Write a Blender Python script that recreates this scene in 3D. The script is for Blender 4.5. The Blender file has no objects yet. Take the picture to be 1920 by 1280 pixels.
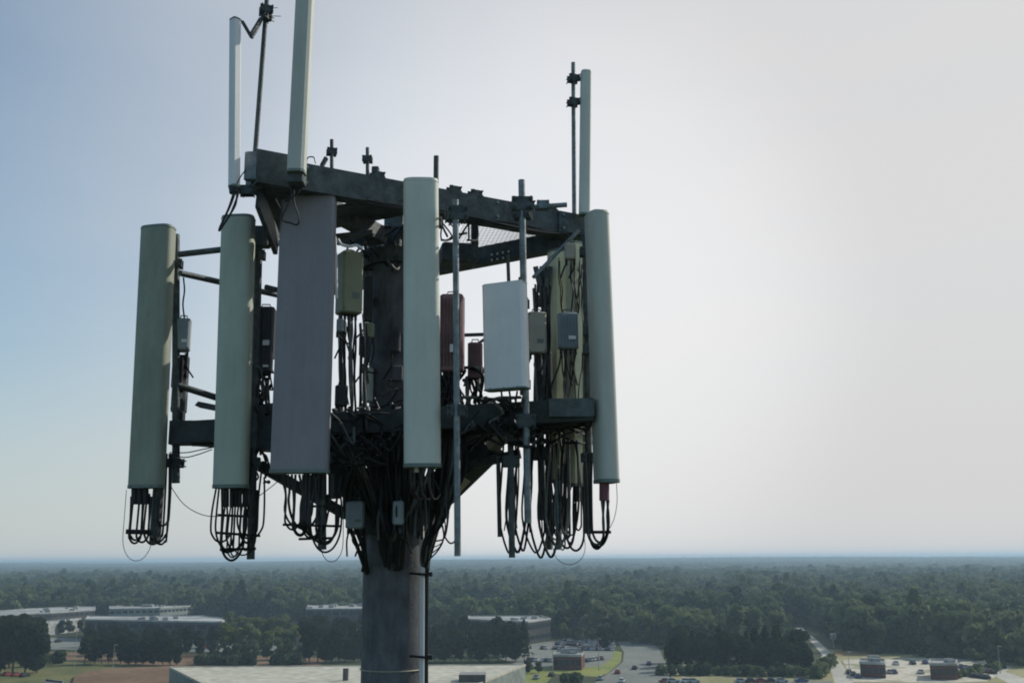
import bpy, math, random
import numpy as np
from mathutils import Vector as V, Matrix, Euler
R = math.radians
rnd = random.Random(7)
S = bpy.context.scene
COL = S.collection

# ------------------------------------------------------------------ camera
F = 1936.0; CAMZ = 40.0
PITCH = R(11.85); ROLL = R(-0.40)
cam = bpy.data.objects.new('camera', bpy.data.cameras.new('camera')); COL.objects.link(cam)
cam.data.sensor_width = 36; cam.data.lens = 36*F/1920
cam.data.clip_start = 0.1; cam.data.clip_end = 60000
RM = Matrix.Rotation(math.pi/2+PITCH, 3, 'X') @ Matrix.Rotation(ROLL, 3, 'Z')
cam.matrix_world = Matrix.Translation((0, 0, CAMZ)) @ RM.to_4x4()
S.camera = cam
# ------------------------------------------------------------------ light
SUN_AZ, SUN_EL = R(58), R(36)          # azimuth clockwise from +Y (the view direction)
w = bpy.data.worlds.new('World'); S.world = w; w.use_nodes = True
nt = w.node_tree; bg = nt.nodes['Background']
sky = nt.nodes.new('ShaderNodeTexSky'); sky.sky_type = 'NISHITA'; sky.sun_disc = False
sky.sun_elevation = SUN_EL; sky.sun_rotation = SUN_AZ
sky.air_density = 1.0; sky.dust_density = 1.0; sky.ozone_density = 1.5; sky.altitude = 50
SKY = 0.08
# thin bright haze veil: whitens the sky towards the sun's side and towards the horizon
def nn(t, op=None, **k):
    x = nt.nodes.new(t)
    if op: x.operation = op
    return x
tcw = nn('ShaderNodeTexCoord'); dt = nn('ShaderNodeVectorMath', 'DOT_PRODUCT')
nt.links.new(tcw.outputs['Generated'], dt.inputs[0]); dt.inputs[1].default_value = (math.sin(SUN_AZ-R(14))*.985, math.cos(SUN_AZ-R(14))*.985, .17)
v1 = nn('ShaderNodeMapRange'); v1.interpolation_type = 'SMOOTHSTEP'; nt.links.new(dt.outputs['Value'], v1.inputs[0])
v1.inputs[1].default_value = .08; v1.inputs[2].default_value = .86; v1.inputs[3].default_value = .09; v1.inputs[4].default_value = .97
sx = nn('ShaderNodeSeparateXYZ'); nt.links.new(tcw.outputs['Generated'], sx.inputs[0])
# thin uneven cirrus in the veil
cn = nn('ShaderNodeTexNoise'); cmap = nn('ShaderNodeMapping'); cmap.inputs['Scale'].default_value = (1, 1, 3.2); nt.links.new(tcw.outputs['Generated'], cmap.inputs[0]); nt.links.new(cmap.outputs[0], cn.inputs['Vector'])
cn.inputs['Scale'].default_value = 2.6; cn.inputs['Detail'].default_value = 5
cm = nn('ShaderNodeMath', 'MULTIPLY_ADD'); nt.links.new(cn.outputs[0], cm.inputs[0]); cm.inputs[1].default_value = .22; cm.inputs[2].default_value = -.11
ca = nn('ShaderNodeMath', 'ADD'); ca.use_clamp = True; nt.links.new(v1.outputs[0], ca.inputs[0]); nt.links.new(cm.outputs[0], ca.inputs[1])
v2 = nn('ShaderNodeMapRange'); v2.interpolation_type = 'SMOOTHSTEP'; nt.links.new(sx.outputs['Z'], v2.inputs[0])
v2.inputs[1].default_value = .27; v2.inputs[2].default_value = -.04; v2.inputs[3].default_value = 0; v2.inputs[4].default_value = .92
mxv = nn('ShaderNodeMix'); mxv.data_type = 'RGBA'; nt.links.new(ca.outputs[0], mxv.inputs[0])
gm = nn('ShaderNodeVectorMath', 'MULTIPLY'); nt.links.new(sky.outputs[0], gm.inputs[0]); gm.inputs[1].default_value = (.86, 1.42, 1.52)
# soft shoulder so the glow round the sun stays below the veil
mn = nn('ShaderNodeVectorMath', 'MINIMUM'); nt.links.new(gm.outputs[0], mn.inputs[0]); mn.inputs[1].default_value = (.60/SKY, .68/SKY, .73/SKY)
nt.links.new(mn.outputs[0], mxv.inputs[6]); mxv.inputs[7].default_value = (.712/SKY, .705/SKY, .708/SKY, 1)
mxh = nn('ShaderNodeMix'); mxh.data_type = 'RGBA'; nt.links.new(v2.outputs[0], mxh.inputs[0]); nt.links.new(mxv.outputs[2], mxh.inputs[6])
hz1 = nn('ShaderNodeMix'); hz1.data_type = 'RGBA'; nt.links.new(v1.outputs[0], hz1.inputs[0])
hz1.inputs[6].default_value = (.54/SKY, .58/SKY, .58/SKY, 1); hz1.inputs[7].default_value = (.67/SKY, .655/SKY, .645/SKY, 1)
nt.links.new(hz1.outputs[2], mxh.inputs[7]); # glare glow painted into the low sky behind the tower, away from the sun
dg = nn('ShaderNodeVectorMath', 'DOT_PRODUCT'); nt.links.new(tcw.outputs['Generated'], dg.inputs[0]); dg.inputs[1].default_value = tuple((RM @ V(((985-960)/F, -(600-640)/F, -1))).normalized())
vg = nn('ShaderNodeMapRange'); vg.interpolation_type = 'SMOOTHERSTEP'; nt.links.new(dg.outputs['Value'], vg.inputs[0]); vg.inputs[1].default_value = .93; vg.inputs[2].default_value = 1.002; vg.inputs[4].default_value = .15
ga = nn('ShaderNodeVectorMath', 'ADD'); gs = nn('ShaderNodeCombineXYZ')
gq = nn('ShaderNodeMath', 'MULTIPLY'); nt.links.new(vg.outputs[0], gq.inputs[0]); gq.inputs[1].default_value = 1/SKY
for i_ in range(3): nt.links.new(gq.outputs[0], gs.inputs[i_])
nt.links.new(mxh.outputs[2], ga.inputs[0]); nt.links.new(gs.outputs[0], ga.inputs[1])
nt.links.new(ga.outputs[0], bg.inputs[0])
bg.inputs[1].default_value = SKY
sl = bpy.data.lights.new('sun', 'SUN'); sl.energy = 3.4; sl.angle = R(0.5); sl.color = (1, .95, .86)
so = bpy.data.objects.new('sun', sl); COL.objects.link(so)
sd = V((math.sin(SUN_AZ)*math.cos(SUN_EL), math.cos(SUN_AZ)*math.cos(SUN_EL), math.sin(SUN_EL)))
so.rotation_euler = sd.to_track_quat('Z', 'Y').to_euler()
so.location = (30, 30, 90)
S.view_settings.view_transform = 'Standard'; S.view_settings.look = 'None'
S.view_settings.exposure = 0.0; S.view_settings.gamma = 1
S.cycles.max_bounces = 6; S.cycles.diffuse_bounces = 2; S.cycles.glossy_bounces = 2
S.cycles.transparent_max_bounces = 8; S.cycles.volume_bounces = 1
S.cycles.filter_width = 1.9
S.cycles.use_denoising = True

HAZE_D = 0.00020
# ------------------------------------------------------------------ helpers
def ray(px, py):
    d = RM @ V(((px-960)/F, -(py-640)/F, -1)); return d
def P(px, py, Y):
    d = ray(px, py); return V((0, 0, CAMZ)) + d*(Y/d.y)
def G(px, py, z=0.0):
    d = ray(px, py); return V((0, 0, CAMZ)) + d*((z-CAMZ)/d.z)

def basis(p1, p2, up=V((0, 0, 1))):
    d = (p2-p1).normalized()
    if abs(d.dot(up)) > .985: up = V((0, -1, 0))
    s = d.cross(up).normalized(); u = s.cross(d).normalized()
    return d, s, u
class MB:
    def __init__(s): s.v = []; s.f = []
    def extr(s, prof, p1, p2, up=V((0, 0, 1)), sc2=1.0):
        d, sd_, u = basis(p1, p2, up); n = len(prof); b = len(s.v)
        for p, k in ((p1, 1), (p2, sc2)):
            for x, y in prof: s.v.append(p+sd_*x*k+u*y*k)
        for i in range(n):
            j = (i+1) % n; s.f.append((b+i, b+j, b+n+j, b+n+i))
        s.f.append(tuple(range(b+n-1, b-1, -1))); s.f.append(tuple(range(b+n, b+2*n)))
        return s
    def beam(s, p1, p2, w, h, up=V((0, 0, 1))):
        return s.extr([(-w/2, -h/2), (w/2, -h/2), (w/2, h/2), (-w/2, h/2)], p1, p2, up)
    def chan(s, p1, p2, w, h, t, up=V((0, 0, 1)), flip=1):
        pr = [(-w/2, -h/2), (w/2, -h/2), (w/2, -h/2+t), (-w/2+t, -h/2+t), (-w/2+t, h/2-t), (w/2, h/2-t), (w/2, h/2), (-w/2, h/2)]
        if flip < 0: pr = [(-x, y) for x, y in pr][::-1]
        return s.extr(pr, p1, p2, up)
    def box(s, c, sx, sy, sz, yaw=0.0, bev=0.0, ax=None):
        X = V((math.cos(yaw), math.sin(yaw), 0)); Yv = V((-math.sin(yaw), math.cos(yaw), 0)); Z = V((0, 0, 1))
        if ax: X, Yv, Z = ax
        c = V(c)
        b = min(bev, sx/2.01, sy/2.01)
        if b > 0:
            pr = [(-sx/2+b, -sy/2), (sx/2-b, -sy/2), (sx/2, -sy/2+b), (sx/2, sy/2-b), (sx/2-b, sy/2), (-sx/2+b, sy/2), (-sx/2, sy/2-b), (-sx/2, -sy/2+b)]
            lv = [(-sz/2, .94 if 0 else 1-b*1.2/min(sx, sy)*1), (-sz/2+b*.7, 1), (sz/2-b*.7, 1), (sz/2, 1-b*1.2/min(sx, sy))]
            n = 8; B = len(s.v)
            for z, k in lv:
                for x, y in pr: s.v.append(c+X*x*k+Yv*y*k+Z*z)
            for l in range(3):
                for i in range(n):
                    j = (i+1) % n; s.f.append((B+l*n+i, B+l*n+j, B+(l+1)*n+j, B+(l+1)*n+i))
            s.f.append(tuple(range(B+n-1, B-1, -1))); s.f.append(tuple(range(B+3*n, B+4*n)))
            return s
        B = len(s.v)
        for z in (-sz/2, sz/2):
            for x, y in ((-sx/2, -sy/2), (sx/2, -sy/2), (sx/2, sy/2), (-sx/2, sy/2)): s.v.append(c+X*x+Yv*y+Z*z)
        s.f += [(B+3, B+2, B+1, B), (B+4, B+5, B+6, B+7)]+[(B+i, B+(i+1) % 4, B+4+(i+1) % 4, B+4+i) for i in range(4)]
        return s
    def tube(s, pts, r, n=8, r2=None):
        pts = [V(p) for p in pts]; m = len(pts); B = len(s.v)
        d0 = (pts[1]-pts[0]).normalized()
        u = d0.orthogonal().normalized()
        for i, p in enumerate(pts):
            d = (pts[min(i+1, m-1)]-pts[max(i-1, 0)])
            d = d.normalized() if d.length > 1e-9 else d0
            u = (u-d*u.dot(d)); u = u.normalized() if u.length > 1e-6 else d.orthogonal().normalized()
            q = d.cross(u); rr = r if r2 is None else r+(r2-r)*i/(m-1)
            for k in range(n):
                a = 2*math.pi*k/n; s.v.append(p+u*math.cos(a)*rr+q*math.sin(a)*rr)
        for i in range(m-1):
            for k in range(n):
                j = (k+1) % n; s.f.append((B+i*n+k, B+i*n+j, B+(i+1)*n+j, B+(i+1)*n+k))
        s.f.append(tuple(range(B+n-1, B-1, -1))); s.f.append(tuple(range(B+(m-1)*n, B+m*n)))
        return s
    def clamp(s, p, k=1.0, yaw=0.0):
        "pipe clamp: two plates and four threaded bolts with nuts"
        p = V(p); X = V((math.cos(yaw), math.sin(yaw), 0)); Yv = V((-math.sin(yaw), math.cos(yaw), 0)); Z = V((0, 0, 1))
        for q in (-.045, .045): s.box(p+Yv*q*k, .15*k, .018*k, .10*k, yaw)
        for a in (-.06, .06):
            for z in (-.03, .03):
                c = p+X*a*k+Z*z*k
                s.tube([c-Yv*.10*k, c+Yv*.11*k], .008*k, 6)
                s.tube([c-Yv*.075*k, c-Yv*.057*k], .016*k, 6)
        return s
    def build(s, name, mat, parent=None, smooth=True, ang=0.6):
        me = bpy.data.meshes.new(name)
        if parent is None:
            a = np.array([tuple(p) for p in s.v]); mn, mx = a.min(0), a.max(0)
            org = V(((mn[0]+mx[0])/2, (mn[1]+mx[1])/2, mn[2]))
        else: org = worg(parent)
        me.from_pydata([tuple(p-org) for p in s.v], [], s.f)
        if smooth:
            me.shade_smooth(); me.set_sharp_from_angle(angle=ang)
        me.materials.append(mat)
        o = bpy.data.objects.new(name, me); COL.objects.link(o)
        if parent is None: o.location = org
        else: o.parent = parent
        return o
def J(k): return rnd.uniform(-k, k)
def worg(o):
    p = V((0, 0, 0))
    while o is not None: p += o.location; o = o.parent
    return p
def tag(o, label=None, cat=None, group=None, kind=None):
    if label: o['label'] = label
    if cat: o['category'] = cat
    if group: o['group'] = group
    if kind: o['kind'] = kind
    return o
def empty(name, loc, label, cat, group=None):
    o = bpy.data.objects.new(name, None); COL.objects.link(o); o.location = loc; o.empty_display_size = .2
    return tag(o, label, cat, group)
def copy_tree(o, parent=None):
    c = o.copy(); COL.objects.link(c); c.parent = parent
    for ch in o.children: copy_tree(ch, c)
    return c
def bez(ps, n=18):
    "smooth Catmull-Rom through points"
    ps = [V(p) for p in ps]; q = [ps[0]*2-ps[1]]+ps+[ps[-1]*2-ps[-2]]; out = []
    k = max(3, n//(len(ps)-1))
    for i in range(1, len(q)-2):
        for t in range(k):
            t /= k; a, b, c, d = q[i-1:i+3]
            out.append(.5*((2*b)+(c-a)*t+(2*a-5*b+4*c-d)*t*t+(3*b-a-3*c+d)*t**3))
    out.append(ps[-1]); return out

# ------------------------------------------------------------------ materials
def mat(name, col, rough=.6, metal=0.0, var=.12, scale=6.0, bump=0.0, bscale=40, spec=.4, streak=None, trans=0.0, tint=None, coord='Object', grime=None):
    m = bpy.data.materials.new(name); m.use_nodes = True; n = m.node_tree; L = n.links
    b = n.nodes['Principled BSDF']; b.inputs['Roughness'].default_value = rough; b.inputs['Metallic'].default_value = metal
    b.inputs['Specular IOR Level'].default_value = spec
    tc = n.nodes.new('ShaderNodeTexCoord'); src = tc.outputs[coord]
    if coord == 'World':
        pass
    if streak:
        mp = n.nodes.new('ShaderNodeMapping'); mp.inputs['Scale'].default_value = streak; L.new(src, mp.inputs[0]); src = mp.outputs[0]
    nz = n.nodes.new('ShaderNodeTexNoise'); nz.inputs['Scale'].default_value = scale; nz.inputs['Detail'].default_value = 6; nz.inputs['Roughness'].default_value = .65
    L.new(src, nz.inputs['Vector'])
    cr = n.nodes.new('ShaderNodeValToRGB'); c = V(col[:3]); t = V(tint) if tint else c*(1+var)
    cr.color_ramp.elements[0].position = .33; cr.color_ramp.elements[0].color = (*(c*(1-var)), 1)
    cr.color_ramp.elements[1].position = .68; cr.color_ramp.elements[1].color = (*t, 1)
    L.new(nz.outputs[0], cr.inputs[0]); L.new(cr.outputs[0], b.inputs['Base Color'])
    if grime:      # dirt runs and specks: (amount, r, g, b)
        mp2 = n.nodes.new('ShaderNodeMapping'); mp2.inputs['Scale'].default_value = (22, 22, 1.6); L.new(tc.outputs[coord], mp2.inputs[0])
        g1 = n.nodes.new('ShaderNodeTexNoise'); g1.inputs['Scale'].default_value = 1.0; g1.inputs['Detail'].default_value = 7; g1.inputs['Roughness'].default_value = .7; L.new(mp2.outputs[0], g1.inputs['Vector'])
        g2 = n.nodes.new('ShaderNodeTexNoise'); g2.inputs['Scale'].default_value = 5.0; g2.inputs['Detail'].default_value = 8; g2.inputs['Roughness'].default_value = .75; L.new(tc.outputs[coord], g2.inputs['Vector'])
        gm_ = n.nodes.new('ShaderNodeMath'); gm_.operation = 'MULTIPLY'; L.new(g1.outputs[0], gm_.inputs[0]); L.new(g2.outputs[0], gm_.inputs[1])
        gr = n.nodes.new('ShaderNodeMapRange'); gr.inputs[1].default_value = .20; gr.inputs[2].default_value = .40; gr.inputs[3].default_value = 0; gr.inputs[4].default_value = grime[0]; L.new(gm_.outputs[0], gr.inputs[0])
        gx = n.nodes.new('ShaderNodeMix'); gx.data_type = 'RGBA'; L.new(gr.outputs[0], gx.inputs[0]); L.new(cr.outputs[0], gx.inputs[6]); gx.inputs[7].default_value = (*grime[1:], 1); L.new(gx.outputs[2], b.inputs['Base Color'])
    if bump:
        n2 = n.nodes.new('ShaderNodeTexNoise'); n2.inputs['Scale'].default_value = bscale; n2.inputs['Detail'].default_value = 4
        L.new(tc.outputs[coord], n2.inputs['Vector'])
        bp = n.nodes.new('ShaderNodeBump'); bp.inputs['Strength'].default_value = bump; bp.inputs['Distance'].default_value = .02
        L.new(n2.outputs[0], bp.inputs['Height']); L.new(bp.outputs[0], b.inputs['Normal'])
    return m
M = {}
M['radome'] = mat('radome_green_grey', (.43, .48, .40), .6, 0, .09, 1.6, .05, 30, streak=(3, 3, .8), grime=(.22, .24, .25, .19))
M['radome_old'] = mat('radome_weathered', (.29, .315, .25), .65, 0, .14, 1.6, .06, 30, streak=(3, 3, .8), grime=(.35, .17, .17, .13))
M['radome_light'] = mat('radome_pale', (.60, .63, .55), .55, 0, .07, 1.6, .05, 30, streak=(3, 3, .8), grime=(.18, .38, .39, .32))
M['radome_grey'] = mat('radome_plain_grey', (.50, .52, .46), .6, 0, .07, 1.6, .05, 30, streak=(3, 3, .8), grime=(.2, .30, .30, .25))
M['radome_violet'] = mat('radome_violet_grey', (.27, .258, .278), .65, 0, .06, 1.2, .05, 30, streak=(3, 3, .8), grime=(.3, .14, .14, .15))
M['radome_white'] = mat('radome_white', (.80, .80, .79), .5, 0, .04, 2.0, grime=(.15, .35, .34, .30))
M['radome_olive'] = mat('radome_cream', (.72, .72, .50), .6, 0, .12, 2.2, streak=(6, 6, .6), grime=(.4, .3, .28, .16))
M['cap'] = mat('end_cap_plastic', (.16, .20, .18), .6)
M['galv'] = mat('galvanised_steel', (.20, .24, .25), .5, .5, .35, 14, .2, 60, grime=(.5, .13, .10, .08))
M['galv_dark'] = mat('dull_dark_steel', (.085, .105, .105), .6, .3, .4, 11, .25, 50, grime=(.5, .05, .045, .04))
M['pole'] = mat('monopole_steel', (.125, .13, .14), .7, .1, .32, 9, .3, 60, streak=(1, 1, .5), grime=(.5, .05, .052, .058))
M['steel_black'] = mat('near_black_steel', (.045, .055, .055), .65, .3, .3, 7, .2, 50)  # steel in a near-black tone, mainly for the lower platform
M['black'] = mat('cable_jacket', (.012, .013, .014), .5, 0, .3, 10)
M['grey_cable'] = mat('grey_cable_jacket', (.10, .11, .10), .5, 0, .2, 10)
M['box_grey'] = mat('radio_grey_paint', (.26, .31, .33), .5, 0, .12, 6)
M['box_olive'] = mat('radio_olive_paint', (.28, .30, .20), .55, 0, .12, 6)
M['box_tan'] = mat('radio_tan_paint', (.40, .37, .30), .55, 0, .1, 6)
M['box_flare_red'] = mat('radio_flare_red', (.22, .135, .14), .6, 0, .25, 5)  # reddish lens-flare tint painted into boxes that are likely grey
M['box_dark'] = mat('radio_dark_paint', (.06, .065, .07), .55, 0, .2, 6)
M['tan_steel'] = mat('tan_stained_steel', (.42, .40, .31), .65, .2, .25, 8)
M['conduit'] = mat('pvc_conduit', (.62, .63, .64), .5, 0, .06, 4)
M['white_tape'] = mat('white_tape', (.75, .77, .78), .5)
M['red_boot'] = mat('weatherproof_boot', (.16, .06, .075), .6)
M['wire'] = mat('grating_steel', (.16, .18, .19), .5, .4)

# ================================================================= MONOPOLE
mono = empty('monopole', (P(742, 1150, 10.3).x, 10.3, 0), 'tall dark steel monopole shaft carrying all the antennas', 'tower')
def axis(py):                     # axis of the shaft
    return P(742-(1070-py)*.004, py, 10.3)
top = P(738, 478, 10.3); lowp = P(741, 1060, 10.3); bot = V((P(739, 1280, 10.3).x-.03, 10.3, 0))
MB().tube([lowp+V((0, 0, 0)), top], .255, 40).build('upper_shaft', M['pole'], mono)
MB().tube([bot, P(738.5, 1252, 10.3), P(742, 985, 10.3)], .312, 40).build('lower_shaft', M['pole'], mono)
m = MB(); pts = []
for i in range(33):
    a = 2*math.pi*i/32; c = P(738, 1252, 10.3); pts.append(c+V((math.cos(a)*.318, math.sin(a)*.318, 0)))
m.tube(pts, .006, 6); m.build('strap', M['tan_steel'], mono)
m = MB(); m.tube([P(738, 505, 10.3), P(738, 478, 10.3)], .33, 32); m.build('top_flange', M['galv_dark'], mono)
for y in (610, 700):
    m = MB(); c = P(745, y, 10.02); m.box(c, .11, .05, .15, 0, .01); m.build('access_cover', M['pole'], mono)
# hand hole cut with dark hatch
m = MB(); m.box(P(745, 1050, 9.97), .10, .03, .20, 0, .01); m.build('cable_port', M['black'], mono)

c = empty('conduit', P(791, 1300, 9.95), 'pale grey conduit strapped up the right front of the monopole', 'conduit')
MB().tube([V((P(790, 1280, 9.98).x-.05, 9.98, 1)), P(791, 1280, 9.98), P(792, 1050, 9.98), P(790, 985, 9.98)], .026, 14).build('tube', M['conduit'], c)
for y in (1076, 1231):
    m = MB(); m.tube([P(768, y-2, 9.93), P(803, y+1, 9.93)], .012, 8); m.box(P(806, y, 9.95), .05, .05, .04); m.build('strap', M['black'], c)
c = MB().tube([V((P(798, 1280, 10).x-.03, 10.0, 1)), P(799, 1280, 10), P(800, 1080, 10.0), P(803, 1050, 10.0), P(822, 985, 9.8), P(850, 900, 9.7)], .02, 10)
tag(c.build('trunk_cable', M['black']), 'black trunk cable running down beside the pale conduit', 'cable')

# ================================================================= UPPER PLATFORM
A = P(487, 322, 8.5); B_ = P(1082, 428, 10.2); C_ = P(600, 540, 11.8)
up = empty('antenna_platform', P(738, 478, 10.3), 'upper triangular frame of dark channel beams near the monopole top', 'platform')
cen = P(738, 455, 10.3)
def lerp(a, b, t): return a+(b-a)*t
MB().chan(A, B_, .16, .25, .02, flip=-1).build('face_beam', M['galv_dark'], up)
MB().chan(lerp(A, C_, .03), lerp(A, C_, .99), .16, .25, .02, flip=1).build('face_beam', M['galv_dark'], up)
B2 = P(1075, 449, 10.2)
MB().chan(lerp(C_, B2, .02), lerp(C_, B2, .98), .14, .19, .02, flip=-1).build('face_beam', M['galv_dark'], up)
ctop = P(738, 388, 10.3)
MB().tube([P(738, 500, 10.3), ctop+V((0, 0, .02))], .10, 16).build('riser', M['galv_dark'], up)
MB().beam(lerp(B_, ctop, .12), lerp(B_, ctop, .95), .12, .12).build('arm', M['galv_dark'], up)
m = MB(); q = [P(590, 398, 8.9), P(765, 366, 9.35), P(757, 404, 9.9), P(630, 428, 9.95)]; m.v = q+[p+V((0, 0, .03)) for p in q]
m.f = [(3, 2, 1, 0), (4, 5, 6, 7), (0, 1, 5, 4), (1, 2, 6, 5), (2, 3, 7, 6), (3, 0, 4, 7)]; m.build('deck_plate', M['galv_dark'], up)
for T, t0 in ((A, .16), (C_, .12)):
    MB().beam(lerp(T, cen, t0), lerp(T, cen, .9), .13, .17).build('arm', M['galv_dark'], up)
for (a, b) in ((A, B_), (A, C_), (B_, C_)):
    mid = lerp(a, b, .5); MB().beam(lerp(mid, cen, .1), lerp(mid, cen, .82), .09, .08).build('arm', M['galv_dark'], up)
# corner end housing on the near left corner
d, sx_, u_ = basis(A, B_)
m = MB(); m.extr([(-.17, -.16), (.17, -.16), (.20, -.06), (.19, .13), (.08, .17), (-.14, .17), (-.19, .09)], A-d*.07, A+d*.30); m.build('corner_plate', M['galv_dark'], up)
m = MB(); m.beam(B_-V((.25, .1, 0)), B_+V((.12, .05, -.01)), .3, .21); m.build('corner_plate', M['galv_dark'], up)
# gusset under the near corner
m = MB(); m.extr([(-.02, 0), (.02, 0), (.02, .22), (-.02, .22)], A+V((0, .02, -.12)), lerp(A, C_, .25)+V((0, 0, -.26)), V((0, 0, -1))); m.build('gusset', M['galv_dark'], up)
# holes in the back beam, drawn as white discs for the sky showing through
for i in range(4):
    for j in range(2):
        px_, py_ = 922+i*10.5, 478-i*2+j*10
        rr_ = ray(px_, py_); kk = rr_.x/rr_.y; dd_ = B2-C_; t_ = (kk*C_.y-C_.x)/(dd_.x-kk*dd_.y)
        c0 = P(px_, py_, (C_+dd_*t_).y-.095)
        m = MB(); m.tube([c0, c0+V((0, -.02, 0))], .011, 10); m.build('bolt_or_hole', M['white_tape'], up)
# light wire walkway between the long beam and the back beam
m = MB(); q = [P(870, 420, 10.0), P(1050, 444, 10.25), P(1050, 452, 10.9), P(840, 478, 11.3)]
for i in range(16):
    t = i/15; m.beam(lerp(q[0], q[3], t), lerp(q[1], q[2], t), .0035, .0035)
for i in range(26):
    t = i/25; m.beam(lerp(q[0], q[1], t), lerp(q[3], q[2], t), .0025, .0025)
m.build('grating', M['wire'], up)
# thin rails on top of the long beam
MB().tube([P(880, 369, 9.6), P(980, 391, 9.9)], .009, 8).build('safety_rail', M['galv'], up)
MB().tube([P(878, 375, 9.62), P(975, 398, 9.9)], .009, 8).build('safety_rail', M['galv'], up)
m = MB(); m.tube([P(1003, 388, 9.5), P(1063, 384, 9.5)], .024, 10); m.clamp(P(1018, 385, 9.5), .8); m.build('stub_pipe', M['galv'], up)
# block hanging right of shaft
MB().box(P(858, 480, 10.4), .36, .3, .21, .2, .02).build('arm_bracket', M['galv_dark'], up)
MB().box(P(890, 452, 10.0), .07, .07, .42, .2, .01).build('hanger', M['galv_dark'], up)
for (x, y0, y1, yy, cl) in ((622, 262, 320, 9.0, 285), (689, 277, 330, 9.3, 299)):
    m = MB(); m.tube([P(x, y1, yy), P(x, y0, yy)], .017, 10); m.clamp(P(x, cl, yy), .62, .3 if x < 650 else 0)
    if x < 650: m.beam(P(612, 296, yy), P(603, 312, yy), .05, .03)
    o = m.build('stub_pipe', M['galv_dark'], up)
MB().box(P(704, 322, 9.3), .07, .07, .09, 0, .01).build('cap_block', M['galv_dark'], up)
m = MB(); m.tube(bez([P(574, 308, 8.75), P(577, 296, 8.75), P(588, 295, 8.75), P(592, 306, 8.75)], 12), .007, 6); m.build('lifting_loop', M['galv'], up)

# bolt groups, U-bolts and cable runs along the upper frame
for t in (.06, .12, .40, .46, .70, .76, .93):
    for zz_ in (-.07, .07):
        c0 = lerp(A, B_, t)+V((0, 0, zz_)); m = MB(); m.tube([c0-u_*0-sx_*.0+V((.04, -.10, 0)), c0+V((.055, -.125, 0))], .016, 6); m.build('bolt_or_hole', M['galv'], up)
for t in (.33, .57, .64, .82, .90):
    m = MB(); c0 = lerp(A, B_, t)+V((0, 0, .125)); m.clamp(c0+V((0, 0, .03)), .8, .5); m.build('clamp', M['galv_dark'], up)
for k_ in range(3):
    pp_ = [lerp(A, B_, t)+V((.03, -.13-.015*k_, -.12-.02*k_+J(.025))) for t in (.30, .42, .52, .63, .74, .86, .95)]
    MB().tube(bez(pp_, 40), .009, 7).build('cable_run', M['black'], up)
MB().beam(P(905, 380, 9.75), P(1000, 432, 10.6), .05, .05).build('cross_brace', M['galv_dark'], up)
MB().beam(P(1004, 500, 9.9), P(1018, 560, 9.9), .03, .05).build('hanger', M['galv_dark'], up)
MB().beam(P(1032, 500, 9.9), P(1020, 560, 9.9), .03, .05).build('hanger', M['galv_dark'], up)

# ================================================================= LOWER PLATFORM
L_ = P(326, 812, 9.62); Rr = P(1112, 768, 9.15); K_ = V((-1.15, 12.7, (L_.z+Rr.z)/2))
lo = empty('antenna_platform', axis(850), 'lower triangular platform of dark beams with braces down to the monopole', 'platform')
lc = axis(812); lc.z = (L_.z+Rr.z)/2
MB().chan(L_, Rr, .14, .20, .015, flip=-1).build('face_beam', M['steel_black'], lo)
MB().chan(lerp(L_, K_, .03), lerp(L_, K_, .98), .14, .19, .015).build('face_beam', M['steel_black'], lo)
MB().chan(lerp(K_, Rr, .03), lerp(K_, Rr, .97), .14, .19, .015).build('face_beam', M['steel_black'], lo)
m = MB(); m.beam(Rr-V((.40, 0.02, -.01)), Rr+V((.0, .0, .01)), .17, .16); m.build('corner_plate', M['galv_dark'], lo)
m = MB(); m.beam(L_-V((0.02, 0, 0)), L_+V((.2, 0, 0)), .17, .22); m.build('corner_plate', M['steel_black'], lo)
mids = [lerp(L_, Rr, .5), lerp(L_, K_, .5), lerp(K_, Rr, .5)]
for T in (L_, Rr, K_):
    MB().beam(lerp(T, lc, .08)-V((0, 0, .03)), lerp(T, lc, .86)-V((0, 0, .03)), .15, .17).build('arm', M['steel_black'], lo)
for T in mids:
    MB().beam(lerp(T, lc, .12)-V((0, 0, .02)), lerp(T, lc, .7)-V((0, 0, .02)), .12, .13).build('arm', M['steel_black'], lo)
m = MB()
for i in range(46):
    t = i/45; a = lerp(L_, K_, t); b = lerp(Rr, K_, t); m.beam(a+V((0, 0, .09)), b+V((0, 0, .09)), .007, .03)
for i in range(40):
    t = (i+.5)/40; a = lerp(L_, Rr, t); m.beam(a+V((0, 0, .085)), lerp(a, K_, .97)+V((0, 0, .085)), .006, .02)
m.build('grating', M['steel_black'], lo)
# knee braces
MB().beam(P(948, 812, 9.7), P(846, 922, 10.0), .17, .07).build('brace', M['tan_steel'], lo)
MB().beam(P(975, 850, 9.72), P(880, 872, 9.8), .10, .08).build('brace', M['steel_black'], lo)
MB().beam(P(925, 838, 9.8), P(815, 945, 10.15), .26, .14).build('brace', M['steel_black'], lo)
MB().beam(P(486, 872, 9.7), P(650, 965, 10.1), .10, .09).build('brace', M['steel_black'], lo)
MB().beam(K_-V((0, .9, .1)), axis(985)+V((0, .3, 0)), .16, .1).build('brace', M['steel_black'], lo)
MB().tube([axis(1000), axis(905)], .40, 28).build('ring_mount', M['steel_black'], lo)
# underside cone of plates
m = MB()
for a in (200, 235, 300, 340, 20):
    a = R(a); dv = V((math.cos(a), math.sin(a), 0)); c0 = axis(1000)
    m.extr([(-.012, 0), (.012, 0), (.012, .22), (-.012, .22)], c0+dv*.30, axis(840)+dv*.85, V((0, 0, 1)))
m.build('gusset', M['steel_black'], lo)
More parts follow.
